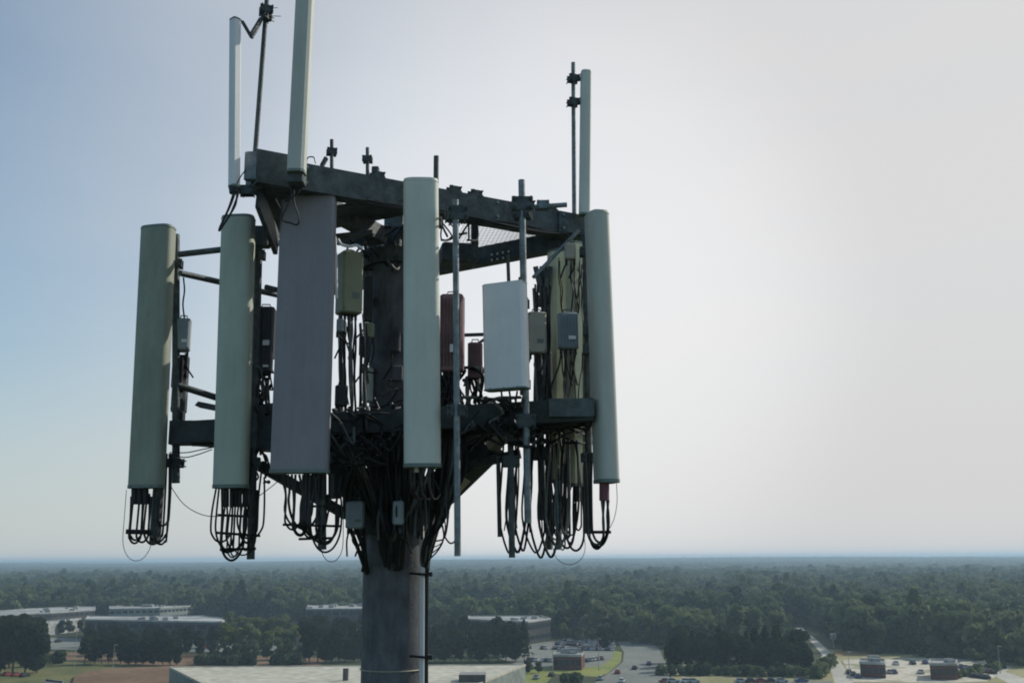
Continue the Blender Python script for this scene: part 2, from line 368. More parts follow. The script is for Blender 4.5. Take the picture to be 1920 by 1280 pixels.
# hand rails of the frame
def rail(name, p1, p2, r, par, mt='galv_dark'):
    return MB().tube([p1, p2], r, 12).build(name, M[mt], par)
RL = P(335, 477, 9.62); RF = P(640, 440, 9.05)
rail('hand_rail', RL, P(700, 436, 9.3), .030, lo)
rail('hand_rail', P(338, 512, 9.62), P(560, 562, 10.9), .030, lo)
rail('hand_rail', P(332, 722, 9.7), P(600, 806, 10.6), .032, lo)
rail('hand_rail', P(1000, 520, 9.3), P(1085, 432, 9.5), .018, lo, 'galv')
rail('hand_rail', P(498, 538, 9.6), P(570, 556, 9.5), .026, lo)
rail('hand_rail', P(870, 628, 10.0), P(1000, 624, 9.6), .018, lo)
rail('hand_rail', P(895, 645, 10.0), P(960, 600, 9.9), .014, lo)
m = MB(); m.extr([(-.09, 0), (.09, 0), (.02, .05), (-.05, .05)], P(370, 762, 9.8), P(420, 772, 9.8)); m.build('step_plate', M['steel_black'], lo)
# hanging flat cover behind left panels at lower beam
MB().beam(P(500, 758, 9.5), P(505, 842, 9.5), .34, .1, V((0, 1, 0))).build('beam_cover', M['steel_black'], lo)

# ================================================================= ANTENNAS
def rprof(w, d, kind):
    if kind == 'oval':
        pts = [(w/2*.88, d*.5), (-w/2*.88, d*.5)]
        for i in range(11):
            a = math.pi*i/10; ex = .55
            x = -math.copysign(abs(math.cos(a))**ex, math.cos(a))*w/2; y = -(math.sin(a)**.8)*d*.5
            pts.append((x, y))
        return pts[::-1]
    if kind == 'hex':
        return [(-w*.30, -d*.5), (w*.30, -d*.5), (w*.5, -d*.12), (w*.5, d*.42), (w*.44, d*.5), (-w*.44, d*.5), (-w*.5, d*.42), (-w*.5, -d*.12)]
    b = min(w, d)*.16
    return [(-w/2+b, -d/2), (w/2-b, -d/2), (w/2, -d/2+b), (w/2, d/2-b), (w/2-b, d/2), (-w/2+b, d/2), (-w/2, d/2-b), (-w/2, -d/2+b)]
def rad_extr(m, prof, p0, p1, yaw, k0=1, k1=1):
    X = V((math.cos(yaw), math.sin(yaw), 0)); Yv = V((-math.sin(yaw), math.cos(yaw), 0)); n = len(prof); b = len(m.v)
    for p, k in ((p0, k0), (p1, k1)):
        for x, y in prof: m.v.append(p+X*x*k+Yv*y*k)
    for i in range(n):
        j = (i+1) % n; m.f.append((b+i, b+j, b+n+j, b+n+i))
    m.f.append(tuple(range(b+n-1, b-1, -1))); m.f.append(tuple(range(b+n, b+2*n)))
def jumper(par, p0, drop, p1, r=.011, mt='black', wob=.02, name='jumper_cable'):
    "drooping cable from p0 down to a round loop at the lowest level and up to p1"
    zl = min(p0.z, p1.z)-drop; xa, xb = p0.x+rnd.uniform(-wob, wob), p1.x+rnd.uniform(-wob, wob)
    if abs(xa-xb) < .05: xb = xa+.05
    ra = abs(xa-xb)/2; rz = min(ra*rnd.uniform(1.2, 2.0)+.03, drop*.85); cx_ = (xa+xb)/2; sg = 1 if xa < xb else -1; pts = [p0]
    if p0.z-(zl+rz) > .2: pts.append(V((xa, lerp(p0, p1, .05).y, zl+rz+(p0.z-zl-rz)*.45)))
    for k in range(7):
        a = math.pi*k/6; pts.append(V((cx_-sg*ra*math.cos(a), p0.y+(p1.y-p0.y)*k/6, zl+rz-rz*math.sin(a))))
    if p1.z-(zl+rz) > .2: pts.append(V((xb, p1.y, zl+rz+(p1.z-zl-rz)*.5)))
    pts.append(p1)
    return MB().tube(bez(pts, 66), r, 7).build(name, M[mt], par)
def antenna(label, tp, bp, wpx, dep, Y, yaw, kind, mt, pipe=None, group='panel antennas on the lower platform', capm='cap', tilt=0, name='panel_antenna', brk=(.1, .88)):
    pt = P(*tp, Y); pb = P(*bp, Y+tilt); W = wpx/F*Y*1.02
    e = empty(name, pb, label, 'antenna', group)
    prof = rprof(W, dep, kind)
    m = MB(); rad_extr(m, prof, pb+(pt-pb)*.012, pt-(pt-pb)*.010, yaw); e_r = m.build('radome', M[mt], e, ang=.5)
    m = MB(); rad_extr(m, prof, pt-(pt-pb)*.010, pt, yaw, 1.03, .97); m.build('end_cap', M[capm], e)
    m = MB(); rad_extr(m, prof, pb, pb+(pt-pb)*.012, yaw, 1.03, 1.03); m.build('end_cap', M['cap'], e)
    if wpx > 40:
        Xr = V((math.cos(yaw), math.sin(yaw), 0)); Yr = V((-math.sin(yaw), math.cos(yaw), 0))
        for k_ in (-.33, 0, .33):
            q_ = pb+Xr*W*k_-Yr*dep*.46+V((0, 0, .014)); MB().tube([q_, q_-Yr*dep*.07], .006, 6).build('screw', M['galv'], e)
    if pipe:
        (x0, y0, x1, y1, yp, r) = pipe
        q0, q1 = P(x0, y0, yp), P(x1, y1, yp)
        MB().tube([q0, q1], r, 16).build('mount_pipe', M['galv_dark'], e)
        for t in brk:
            pa = lerp(pb, pt, t); s = (pa.z-q0.z)/(q1.z-q0.z); pc = lerp(q0, q1, s)
            m = MB(); dd = pc-pa; m.beam(pa+dd*.35, pc, .06, .07); m.clamp(pc, .85, rnd.uniform(-.2, .2)); m.build('bracket', M['galv_dark'], e)
    return e, pb, pt

# A1 far left
GL = 'panel antennas on the lower platform'
e, pb, pt = antenna('leftmost tall weathered green panel antenna beside the open rails', (296, 425), (273, 915), 66, .17, 9.45, -.25, 'oval', 'radome_old', (330, 905, 330, 440, 9.7, .036))
MB().tube([P(290, 1020, 9.55), P(298, 905, 9.55)], .05, 14).build('mount_pipe', M['galv_dark'], e)
for x in (252, 262, 273):
    MB().tube([P(x, 945, 9.45), P(x, 916, 9.45)], .028, 10).build('connector_boot', M['black'], e)
for i, (x0, x1, low) in enumerate(((250, 272, 1012), (262, 280, 1016), (246, 268, 1018), (296, 318, 1020), (276, 313, 1020), (284, 322, 1016), (300, 321, 985))):
    p0, p1 = P(x0, 930, 9.45), P(x1, 925 if i < 3 else 850, 9.6)
    jumper(e, p0, min(p0.z, p1.z)-P(x0, low, 9.5).z, p1, .010)
m = MB(); m.tube([P(236, 996, 9.45), P(278, 997, 9.5)], .022, 8); m.build('cable_tie', M['black'], e)
jumper(e, P(237, 918, 9.45), .24, P(286, 1000, 9.5), .003, 'grey_cable', wob=.004)
for z, q in ((800, 0), (700, 0)):
    MB().box(P(334, z, 9.75), .10, .12, .30, 0, .02).build('cable_cover', M['black'], e)
# A2
e, pb, pt = antenna('tall green panel antenna standing between the leftmost antenna and the wide violet one', (447, 406), (432, 915), 64, .17, 9.2, -.12, 'oval', 'radome', (470, 1048, 486, 432, 9.45, .036))
MB().box(P(492, 445, 9.45), .14, .12, .20, 0, .01).build('bracket', M['galv_dark'], e)
for i in range(13):
    x0 = 405+i*5.5; x1 = 420+rnd.uniform(0, 62)+(12 if i > 8 else 0); low = 1054-abs((x0+x1)/2-440)*.9-rnd.uniform(0, 22)
    p0, p1 = P(x0, 916, 9.2), P(x1+rnd.uniform(0, 8), rnd.uniform(850, 960), 9.4)
    jumper(e, p0, min(p0.z, p1.z)-P(x0, low, 9.3).z, p1, rnd.choice((.007, .009, .011)), wob=.04)
for x in (424, 436, 448, 460): MB().tube([P(x, 950, 9.25), P(x, 916, 9.25)], .026, 10).build('connector_boot', M['black'], e)
for (x0, y0, x1, y1) in ((408, 965, 470, 968), (405, 998, 488, 1004), (412, 1030, 480, 1028)):
    MB().tube([P(x0, y0, 9.25), P(x1, y1, 9.35)], .012, 6).build('cable_tie', M['black'], e)
# A3
e, pb, pt = antenna('wide flat violet-grey panel antenna beneath the upper left corner', (580, 364), (562, 887), 104, .16, 8.85, .02, 'box', 'radome_violet', (604, 1030, 596, 352, 9.15, .038), capm='radome_violet')
for i in range(11):
    x0 = 526+i*7; low = 985+i*4+rnd.uniform(-4, 10); x1 = x0+rnd.uniform(38, 70)-i*2
    p0, p1 = P(x0, 889, 8.85), P(min(x1, 640), rnd.uniform(890, 940), 9.15)
    jumper(e, p0, min(p0.z, p1.z)-P(x0, low, 9).z, p1, rnd.choice((.009, .011)), wob=.05)
for (x0, y0, x1, y1) in ((562, 949, 640, 948), (530, 983, 640, 986), (560, 1010, 625, 1008)):
    MB().tube([P(x0, y0, 9.0), P(x1, y1, 9.1)], .011, 6).build('cable_tie', M['black'], e)
for x in (575, 590, 606, 622): MB().tube([P(x, 935, 9.0), P(x, 888, 9.0)], .03, 10).build('connector_boot', M['black'], e)
jumper(e, P(606, 900, 9), .42, P(644, 960, 9.1), .0035, 'grey_cable', wob=.004)
MB().box(P(628, 915, 9.2), .10, .08, .18, 0, .01).build('cable_cover', M['black'], e)
MB().tube(bez([P(631, 560, 9.0), P(630, 480, 9.0), P(628, 440, 9.0)], 6), .012, 8).build('side_rod', M['white_tape'], e)
# A4 front centre
e, pb, pt = antenna('pale green tall panel antenna in front of the monopole', (789, 338), (792, 876), 68, .17, 8.7, .04, 'oval', 'radome_light', (812, 880, 818, 293, 8.98, .024), capm='radome_light')
MB().tube([P(781, 885, 8.7), P(781, 876, 8.7)], .02, 8).build('connector_boot', M['tan_steel'], e)
for x in (769, 777, 790, 803): jumper(e, P(x, 878, 8.75), .18, P(x+12, 900, 9.3), .010)
# A6 right
e, pb, pt = antenna('tall green panel antenna at the right end of the lower platform', (1120, 400), (1139, 905), 39, .24, 9.2, .30, 'oval', 'radome_grey', (1105, 1000, 1099, 440, 9.45, .034), capm='radome')
MB().tube([P(1133, 938, 9.2), P(1133, 905, 9.2)], .045, 12).build('connector_boot', M['red_boot'], e)
for i, (x0, x1, low) in enumerate(((1128, 1098, 1020), (1133, 1102, 1028), (1138, 1096, 1024), (1141, 1110, 1016))):
    p0, p1 = P(x0, 936, 9.2), P(x1, 850, 9.4); jumper(e, p0, p0.z-P(x0, low, 9.2).z, p1, .011, mt='black' if i else 'grey_cable')
MB().tube(bez([P(1156, 906, 9.2), P(1157, 940, 9.2), P(1152, 970, 9.2), P(1143, 990, 9.2)], 16), .003, 6).build('jumper_cable', M['grey_cable'], e)
MB().tube([P(1108, 997, 9.3), P(1145, 997, 9.2)], .014, 6).build('cable_tie', M['black'], e)
for y in (620, 655): MB().box(P(1105, y, 9.35), .12, .1, .10, 0, .01).build('bracket', M['galv_dark'], e)
# A5 small panel: lens-flare brightness painted as a pale colour
e, pb, pt = antenna('short panel antenna with rounded corners, coloured pale for lens flare, on the right front', (946, 532), (951, 731), 84, .14, 8.85, -.42, 'box', 'radome_white', (981, 740, 978, 520, 9.12, .03), capm='radome_white')
for x in (940, 955, 970): jumper(e, P(x, 733, 8.9), .12, P(x+10, 745, 9.15), .009)
# rear sector antennas (backs)
for (lab, tp, bp, w, Y, pipe) in (
    ('olive panel antenna behind the grey ribbed radio, left one of two', (1046, 470), (1046, 905), 34, 10.0, (1030, 1030, 1026, 500, 10.2, .03)),
    ('olive panel antenna seen between grey ribbed radio and the right end antenna', (1078, 455), (1078, 912), 27, 9.75, (1098, 1000, 1094, 430, 9.9, .026))):
    e, pb, pt = antenna(lab, tp, bp, w, .14, Y, .5, 'hex', 'radome_olive', pipe)
    for i in range(6):
        x0 = bp[0]-12+i*5; p0, p1 = P(x0, bp[1], Y), P(x0+rnd.uniform(-40, 12), rnd.uniform(815, 835), Y-.1)
        jumper(e, p0, min(p0.z, p1.z)-P(x0, rnd.uniform(990, 1035), Y).z, p1, rnd.choice((.008, .011)), wob=.05)
jumper(e, P(1036, 1020, 9.6), .18, P(1096, 1010, 9.6), .003, 'grey_cable', wob=.004)
for x in (1080, 1093): MB().tube([P(x, 940, 9.7), P(x, 912, 9.7)], .028, 10).build('connector_boot', M['black'], e)

# upper antennas
GU = 'slim antennas on the upper frame'
e, pb, pt = antenna('slim white upright antenna at the far left, reaching above the frame', (441, 36), (439, 352), 20, .075, 8.25, -.72, 'box', 'radome_white', None, GU, name='whip_antenna', capm='galv_dark')
MB().tube([P(440, 362, 8.25), P(439, 350, 8.25)], .045, 10).build('connector_boot', M['black'], e)
m = MB(); m.tube([P(440, 356, 8.3), P(470, 358, 8.4), P(492, 345, 8.45)], .028, 8); m.clamp(P(462, 358, 8.35), .8); m.build('bracket', M['galv_dark'], e)
for q in ([(440, 36), (455, 42), (472, 71)], [(472, 71), (484, 50), (497, 22)], [(470, 66), (488, 36), (499, 30)]):
    MB().tube([P(x, y, 8.28+.05*i) for i, (x, y) in enumerate(q)], .016, 7).build('tilt_bracket', M['galv_dark'], e)
for pl in ([(441, 360), (432, 385), (413, 425), (412, 432), (425, 412), (441, 385), (445, 360)], [(438, 362), (428, 392), (411, 430), (430, 405), (444, 372), (447, 360)], [(461, 318), (452, 330), (444, 345)]):
    MB().tube(bez([P(x, y, 8.2) for x, y in pl], 30), .009 if len(pl) > 3 else .005, 7).build('jumper_cable', M['black'], e)
e2 = empty('mast_pipe', P(477, 290, 8.45), 'leaning steel pipe behind the slim white antenna at upper left', 'pipe')
MB().tube([P(474, 345, 8.42), P(505, -60, 8.42)], .021, 14).build('pipe', M['galv_dark'], e2)
m = MB(); m.clamp(P(499, 20, 8.38), .75, .4); m.clamp(P(500, 34, 8.38), .55, -.5)
m.tube([P(500, 16, 8.4), P(521, 15, 8.4)], .003, 5); m.tube([P(500, 30, 8.4), P(527, 31, 8.4)], .003, 5); m.build('clamp', M['galv_dark'], e2)
m = MB(); m.box(P(472, 312, 8.38), .12, .05, .26, 0, .01); m.build('clamp', M['galv'], e2)
e, pb, pt = antenna('tall slim antenna rising out of the picture above the wide violet panel', (575, -60), (556, 326), 33, .14, 8.15, -.03, 'box', 'radome_grey', None, GU, name='whip_antenna', capm='cap')
MB().box(P(556, 336, 8.2), .14, .14, .10, 0, .01).build('bracket', M['galv_dark'], e)
MB().tube([P(556, 352, 8.3), P(556, 330, 8.3)], .05, 10).build('connector_boot', M['black'], e)
for pl in ([(548, 340), (545, 370), (530, 410), (545, 418), (558, 421), (561, 408), (552, 380), (551, 345)], [(562, 340), (560, 360), (545, 372), (534, 378)]):
    MB().tube(bez([P(x, y, 8.25) for x, y in pl], 34), .008, 7).build('jumper_cable', M['black'], e)
e, pb, pt = antenna('slim grey-green antenna upright at the upper right corner', (1099, 134), (1096, 404), 21, .10, 9.95, .2, 'oval', 'radome_light', None, GU, name='whip_antenna', capm='radome_light')
MB().tube([P(1091, 405, 10.0), P(1089, 165, 10.0)], .008, 6).build('side_rod', M['white_tape'], e)
e2 = empty('mast_pipe', P(1077, 430, 10.0), 'steel pipe beside the slim antenna at upper right', 'pipe')
MB().tube([P(1077, 440, 10.05), P(1075, 118, 10.05)], .023, 14).build('pipe', M['galv'], e2)
for y in (148, 192):
    m = MB(); m.clamp(P(1075, y, 10.0), .75, .3); m.beam(P(1075, y, 10.0), P(1092, y, 10.0), .03, .04); m.build('clamp', M['galv_dark'], e2)

# bare mount pipes on front and underneath
def bare(label, x0, y0, x1, y1, Y, r, mt='galv', clamps=()):
    e = empty('mount_pipe', P(x0, y0, Y), label, 'pipe', 'bare mounting pipes')
    MB().tube([P(x0, y0, Y), P(x1, y1, Y)], r, 16).build('tube', M[mt], e)
    for (cx, cy, k) in clamps:
        m = MB(); m.clamp(P(cx, cy, Y+.03), k, rnd.uniform(-.3, .3)); m.build('clamp', M['galv_dark'], e)
bare('long bare mounting pipe just right of the pale green front antenna', 858, 1042, 854, 375, 8.6, .027, 'galv', ((857, 770, 1), (856, 402, 1.2), (856, 395, .8)))
bare('mounting pipe behind the short pale antenna, its top above the beam', 990, 980, 978, 338, 9.05, .031, 'galv', ((979, 385, 1.3), (979, 400, 1.1), (986, 790, 1.2)))
bare('thin short pipe under the right braces, left of the others', 937, 1006, 934, 855, 9.5, .02, 'galv_dark')
bare('dark pipe with the lowest end on the right side', 960, 1045, 957, 790, 9.3, .028, 'galv_dark', ((958, 865, 1),))
bare('thick pipe wrapped by cables right of the lowest dark pipe', 1017, 975, 1009, 600, 9.7, .034, 'galv_dark', ((1012, 850, 1.2),))
bare('pipe under the platform amid cable loops, left of olive antenna', 1048, 1030, 1046, 900, 9.5, .028, 'galv')
bare('thin pipe standing behind the short pale antenna', 955, 560, 952, 478, 9.9, .018, 'galv_dark')
bare('pipe with clamps between short pale antenna and ribbed radio', 1030, 870, 1016, 500, 10.0, .026, 'galv_dark', ((1022, 565, 1), (1024, 700, 1)))

# ================================================================= RADIOS AND BOXES
def radio(label, cx, cy, wpx, hpx, dep, Y, yaw, mt, fins=True, ports=4, name='radio_unit', cat='radio', group='radio units around the monopole', drop=.12):
    c = P(cx, cy, Y); W = wpx/F*Y; H = hpx/F*Y
    e = empty(name, c-V((0, 0, H/2)), label, cat, group)
    X = V((math.cos(yaw), math.sin(yaw), 0)); Yv = V((-math.sin(yaw), math.cos(yaw), 0))
    m = MB(); m.box(c, W, dep, H, yaw, .018)
    if fins:
        n = max(4, int(W/.028))
        for i in range(n):
            x = -W/2*.86+W*.86*i/(n-1); m.box(c+X*x-Yv*(dep/2+.010), .007, .024, H*.88, yaw)
    m.build('housing', M[mt], e)
    for i in range(ports):
        x = -W/2*.7+W*.7*2*i/2/max(1, ports-1)*1.0
        p0 = c+X*x-V((0, 0, H/2)); MB().tube([p0-V((0, 0, .05)), p0+V((0, 0, .003))], .014, 8).build('connector', M['black'], e)
        MB().tube(bez([p0-V((0, 0, .04)), p0-V((rnd.uniform(-.03, .03), -.02, drop)), p0-V((rnd.uniform(-.1, .1), -.05, drop*2.1))], 8), .009, 6).build('jumper_cable', M['black'], e)
    if H > .18 and W > .12:
        m = MB(); m.box(c-Yv*(dep/2+(.024 if fins else .002))+X*W*.15-V((0, 0, H*.22)), W*.35, .004, H*.10, yaw); m.build('rating_plate', M['white_tape'] if rnd.random() < .4 else M['cap'], e)
        for sx__ in (-1, 1):
            for sz__ in (-1, 1):
                q_ = c+X*sx__*W*.42-Yv*(dep/2)+V((0, 0, sz__*H*.44)); MB().tube([q_+Yv*.004, q_-Yv*.012], .007, 6).build('screw', M['galv_dark'], e)
    m = MB(); m.beam(c+Yv*(dep/2), c+Yv*(dep/2+.09), .08, .10); m.tube([c+X*W*.25+V((0, 0, H/2)), c+X*W*.2+V((0, 0, H/2+.035)), c-X*W*.2+V((0, 0, H/2+.035)), c-X*W*.25+V((0, 0, H/2))], .006, 6); m.build('bracket', M['galv_dark'], e)
    return e
radio('olive box radio just right of the wide violet antenna', 655, 532, 42, 122, .20, 9.55, .55, 'box_olive', False, 5, drop=.2)
radio('grey ribbed radio in front of the olive antennas', 1065, 621, 40, 70, .12, 9.5, .05, 'box_grey', True, 4, drop=.16)
radio('tan box radio touching the right edge of the short pale antenna', 1006, 625, 36, 80, .14, 9.5, .1, 'box_tan', False, 3)
radio('radio box painted with a dull red flare tint, behind the long bare pipe', 848, 625, 44, 150, .16, 9.3, -.1, 'box_flare_red', True, 4, drop=.14)
radio('small box painted with a dull red flare tint, left of the short pale antenna', 891, 677, 28, 70, .12, 9.5, 0, 'box_flare_red', True, 2)
radio('slate radio hanging by a wire beside the leftmost antenna', 343, 628, 28, 62, .14, 9.75, .2, 'box_grey', False, 2)
radio('dark radio below the slate one on the left edge', 338, 720, 26, 110, .14, 9.85, .1, 'box_dark', False, 2)
radio('charcoal radio between the green and the violet antennas', 497, 625, 36, 100, .16, 9.6, .1, 'box_dark', True, 3, drop=.14)
radio('small charcoal radio under the larger charcoal one', 496, 680, 30, 40, .12, 9.55, .1, 'box_dark', True, 2)
radio('small pale box at the top right below the corner', 1069, 472, 22, 32, .08, 9.4, 0, 'box_tan', False, 2, drop=.08)
radio('small grey-green box on the monopole left of the front antenna', 692, 620, 20, 30, .08, 9.9, 0, 'box_olive', False, 2)
radio('ribbed dark box on the monopole beneath the olive radio', 684, 650, 20, 40, .1, 9.8, 0, 'box_dark', True, 2)
radio('pale rounded canister beside the monopole below the olive radio', 690, 722, 20, 66, .1, 10.1, 0, 'radome_light', False, 1)
radio('small dark box fixed to the front of the monopole shaft', 741, 640, 20, 44, .08, 9.95, 0, 'box_dark', True, 1)
radio('blue-grey junction box left of the monopole beneath the platform', 666, 965, 34, 50, .12, 9.8, .1, 'box_grey', False, 3, 'junction_box', 'box', 'junction boxes')
radio('slim blue-grey box on the front of the lower monopole', 747, 961, 20, 44, .08, 9.5, 0, 'box_grey', False, 2, 'junction_box', 'box', 'junction boxes')
radio('narrow dark radio between the olive radio and the monopole shaft', 690, 560, 18, 90, .1, 10.0, .2, 'box_dark', True, 2, drop=.08)
radio('tiny grey box under the left edge of the olive radio', 638, 610, 14, 26, .06, 9.4, 0, 'box_grey', False, 1, drop=.05)
radio('small dark box low on the platform beside the violet antenna', 640, 742, 24, 40, .1, 9.5, .2, 'box_dark', True, 2)
radio('dark box behind the tan radio, on the clamped pipe', 1026, 690, 20, 60, .1, 9.9, 0, 'box_dark', False, 2)
radio('dark radio behind the front antenna, right of the monopole', 838, 740, 26, 60, .12, 9.6, 0, 'box_dark', True, 3)
m = MB(); m.tube(bez([P(346, 598, 9.72), P(343, 570, 9.7), P(346, 545, 9.68), P(344, 520, 9.66)], 10), .008, 7)
tag(m.build('hanging_wire', M['black']), 'short black wire from the rail down to the slate radio', 'cable')

# ================================================================= CABLES
def bundle(label, paths, r, mt='black', group='cable bundles on the tower'):
    e = empty('cable_bundle', paths[0][0], label, 'cables', group)
    for p in paths: MB().tube(bez(p, 34), r*rnd.uniform(.8, 1.25), 7).build('cable', M[mt if rnd.random() < .78 else 'grey_cable'], e)
    return e
# fan from the cable port up to the platform: left, middle, right
paths = []
for i in range(20):
    x = 728+J(13); xt = 640+i*4.5+J(8)
    paths.append([P(x+6, 1062, 9.93), P(x-6, 1010, 9.85), P(lerp(V((x, 0, 0)), V((xt, 0, 0)), .5).x, 920+J(10), 9.65+J(.1)), P(xt, 830+J(10), 9.5+J(.15)), P(xt+J(15), 780+J(25), 9.6+J(.2))])
bundle('thick black trunk cables fanning up left from the monopole to the platform', paths, .016)
paths = []
for i in range(14):
    x = 746+J(16); xt = 730+i*7+J(8)
    paths.append([P(x, 1066, 9.95), P(x+4, 1010, 9.75), P(lerp(V((x, 0, 0)), V((xt, 0, 0)), .6).x, 920+J(10), 9.6+J(.1)), P(xt, 835+J(10), 9.5+J(.15)), P(xt+J(15), 770+J(15), 9.6+J(.2))])
bundle('black trunk cables climbing straight up the front of the monopole', paths, .017)
paths = []
for i in range(10):
    xt = 815+i*7+J(5)
    paths.append([P(798+J(6), 1064, 9.98), P(800+J(9), 1030, 9.85), P(lerp(V((802, 0, 0)), V((xt, 0, 0)), .5).x, 960+J(15), 9.75), P(xt-6, 880+J(10), 9.6), P(xt+J(15), 800+J(25), 9.6)])
bundle('black trunk cables fanning up right from the monopole', paths, .014)
paths = []
for i in range(2):
    paths.append([P(688, 1075, 10.1), P(672+i*9, 1030-i*4, 9.95), P(648+i*10, 960, 9.8), P(650+i*10, 905, 9.7), P(668+i*8, 872, 9.6), P(690, 850, 9.6)])
for y in (1082,):
    paths.append([P(680, 1070, 10.1), P(684, 1045, 10.0), P(682, 1000, 9.9), P(674, 905, 9.8), P(672, 870, 9.7)])
bundle('heavy black cables arching out left of the monopole', paths, .019)
# clutter on the platform
def tangle(label, x0, y0, x1, y1, Ya, Yb, n, r, vert=False, group='cable bundles on the tower'):
    paths = []
    for i in range(n):
        if vert:
            x = rnd.uniform(x0, x1); yy_ = rnd.uniform(Ya, Yb); sl_ = J(6)
            p = [P(x-sl_+J(2), y0+J(12), yy_)]
            for j in range(1, 4): p.append(P(x-sl_+2*sl_*j/4+J(2.5), y0+(y1-y0)*j/4, yy_+J(.06)))
            p.append(P(x+sl_+J(5), y1+J(12), rnd.uniform(Ya, Yb)))
        else:
            xa = rnd.uniform(x0, x1); ya = rnd.uniform(y0, y1); p = [P(xa, ya, rnd.uniform(Ya, Yb))]
            for j in range(3):
                xa = min(x1, max(x0, xa+J((x1-x0)*.34))); ya = min(y1, max(y0, ya+J((y1-y0)*.5))); p.append(P(xa, ya, rnd.uniform(Ya, Yb)))
        paths.append(p)
    return bundle(label, paths, r, group=group)
tangle('knot of cables between the green and violet antennas above the beam', 474, 690, 512, 785, 9.4, 9.7, 16, .012)
tangle('hanging cables under the olive radio beside the violet antenna', 632, 600, 690, 800, 9.3, 9.8, 15, .010, True)
tangle('cable knot on the platform left of the front antenna', 620, 765, 756, 835, 9.3, 9.9, 26, .012)
tangle('cable knot in front of the monopole shaft, middle height', 640, 690, 756, 780, 9.7, 10.0, 6, .009)
tangle('cable knot on the platform behind the long bare pipe', 826, 690, 905, 790, 9.3, 9.8, 34, .012)
tangle('cables coiled on the platform under the short pale antenna', 900, 745, 1010, 800, 9.2, 9.7, 30, .012)
tangle('cables along the platform edge at the right end', 1000, 780, 1110, 830, 9.2, 9.8, 18, .011)
tangle('cables dangling below the right side, near the lowest dark pipe', 945, 800, 1010, 1000, 9.3, 9.7, 5, .007, True)
tangle('cables dangling below the right side amid the thick pipes', 1005, 800, 1060, 990, 9.4, 9.9, 6, .007, True)
tangle('cables hanging down in front of the olive antennas', 1050, 490, 1100, 600, 9.5, 9.7, 9, .006, True)
tangle('cables hanging below the grey ribbed radio', 1055, 660, 1105, 780, 9.4, 9.7, 7, .006, True)
tangle('cables behind the short pale antenna, right side', 990, 530, 1030, 760, 9.4, 9.8, 9, .010, True)
tangle('cables wrapped round the top flange of the monopole', 640, 425, 755, 505, 9.8, 10.3, 14, .011)
tangle('cables strung under the upper frame right of the monopole', 828, 385, 895, 450, 9.5, 10.1, 12, .010)
tangle('cables draped over the front beam between violet and front antennas', 622, 775, 755, 870, 9.0, 9.35, 20, .011)
tangle('cables draped over the front beam right of the long bare pipe', 862, 745, 1000, 835, 8.95, 9.3, 22, .012)
tangle('loose cable ends between junction box and shaft', 690, 880, 800, 1000, 9.45, 9.7, 22, .012, True)
tangle('thin cables sagging behind the green antenna, lower left', 470, 840, 505, 905, 9.3, 9.6, 9, .009)
paths = []
for i in range(9):
    x = 945+i*14+J(4); w2 = rnd.uniform(18, 46); lowy = rnd.uniform(1010, 1038)
    paths.append([P(x+2, 822+J(12), 9.5), P(x-2, 890, 9.4), P(x-6, 970, 9.4), P(x+w2*.25, lowy-4, 9.35), P(x+w2*.6, lowy, 9.35), P(x+w2, 960+J(10), 9.45), P(x+w2+J(4), 890, 9.5), P(x+w2+J(4), 825, 9.55)])
bundle('row of black drip loops hanging beneath the right half', paths, .011)
paths = [[P(803+i*5, 1050-i*12, 9.9), P(822+i*4, 1030-i*8, 9.7), P(832+i*3, 1005-i*14, 9.6), P(826+i*5, 960-i*12, 9.6), P(838, 900, 9.6)] for i in range(4)]
paths.append([P(858, 1010, 8.9), P(845, 1018, 9.1), P(834, 1005, 9.3), P(830, 985, 9.5)])
bundle('thin wires looping between monopole and the long bare pipe', paths, .006)
for lab, pl, r in (('long thin wire sagging between the two leftmost antennas', [(316, 905), (345, 945), (385, 966), (432, 966)], .004),
                   ('thin wire slung from green antenna to the left brace', [(478, 935), (505, 915), (530, 895)], .004),
                   ('upper one of two slack wires near the left beam end', [(318, 848), (350, 848), (380, 842), (400, 838)], .005),
                   ('lower one of two slack wires near the left beam end', [(318, 850), (345, 857), (370, 852), (398, 842)], .005)):
    m = MB().tube(bez([P(x, y, 9.5) for x, y in pl], 20), r, 6); tag(m.build('slack_wire', M['black']), lab, 'wire', 'slack wires on the left side')
m = MB().tube(bez([P(x, y, 9.1) for x, y in ((633, 448), (640, 458), (655, 462), (668, 460), (680, 466))], 16), .014, 8)
tag(m.build('hose', M['white_tape']), 'short white hose above the olive radio', 'hose')

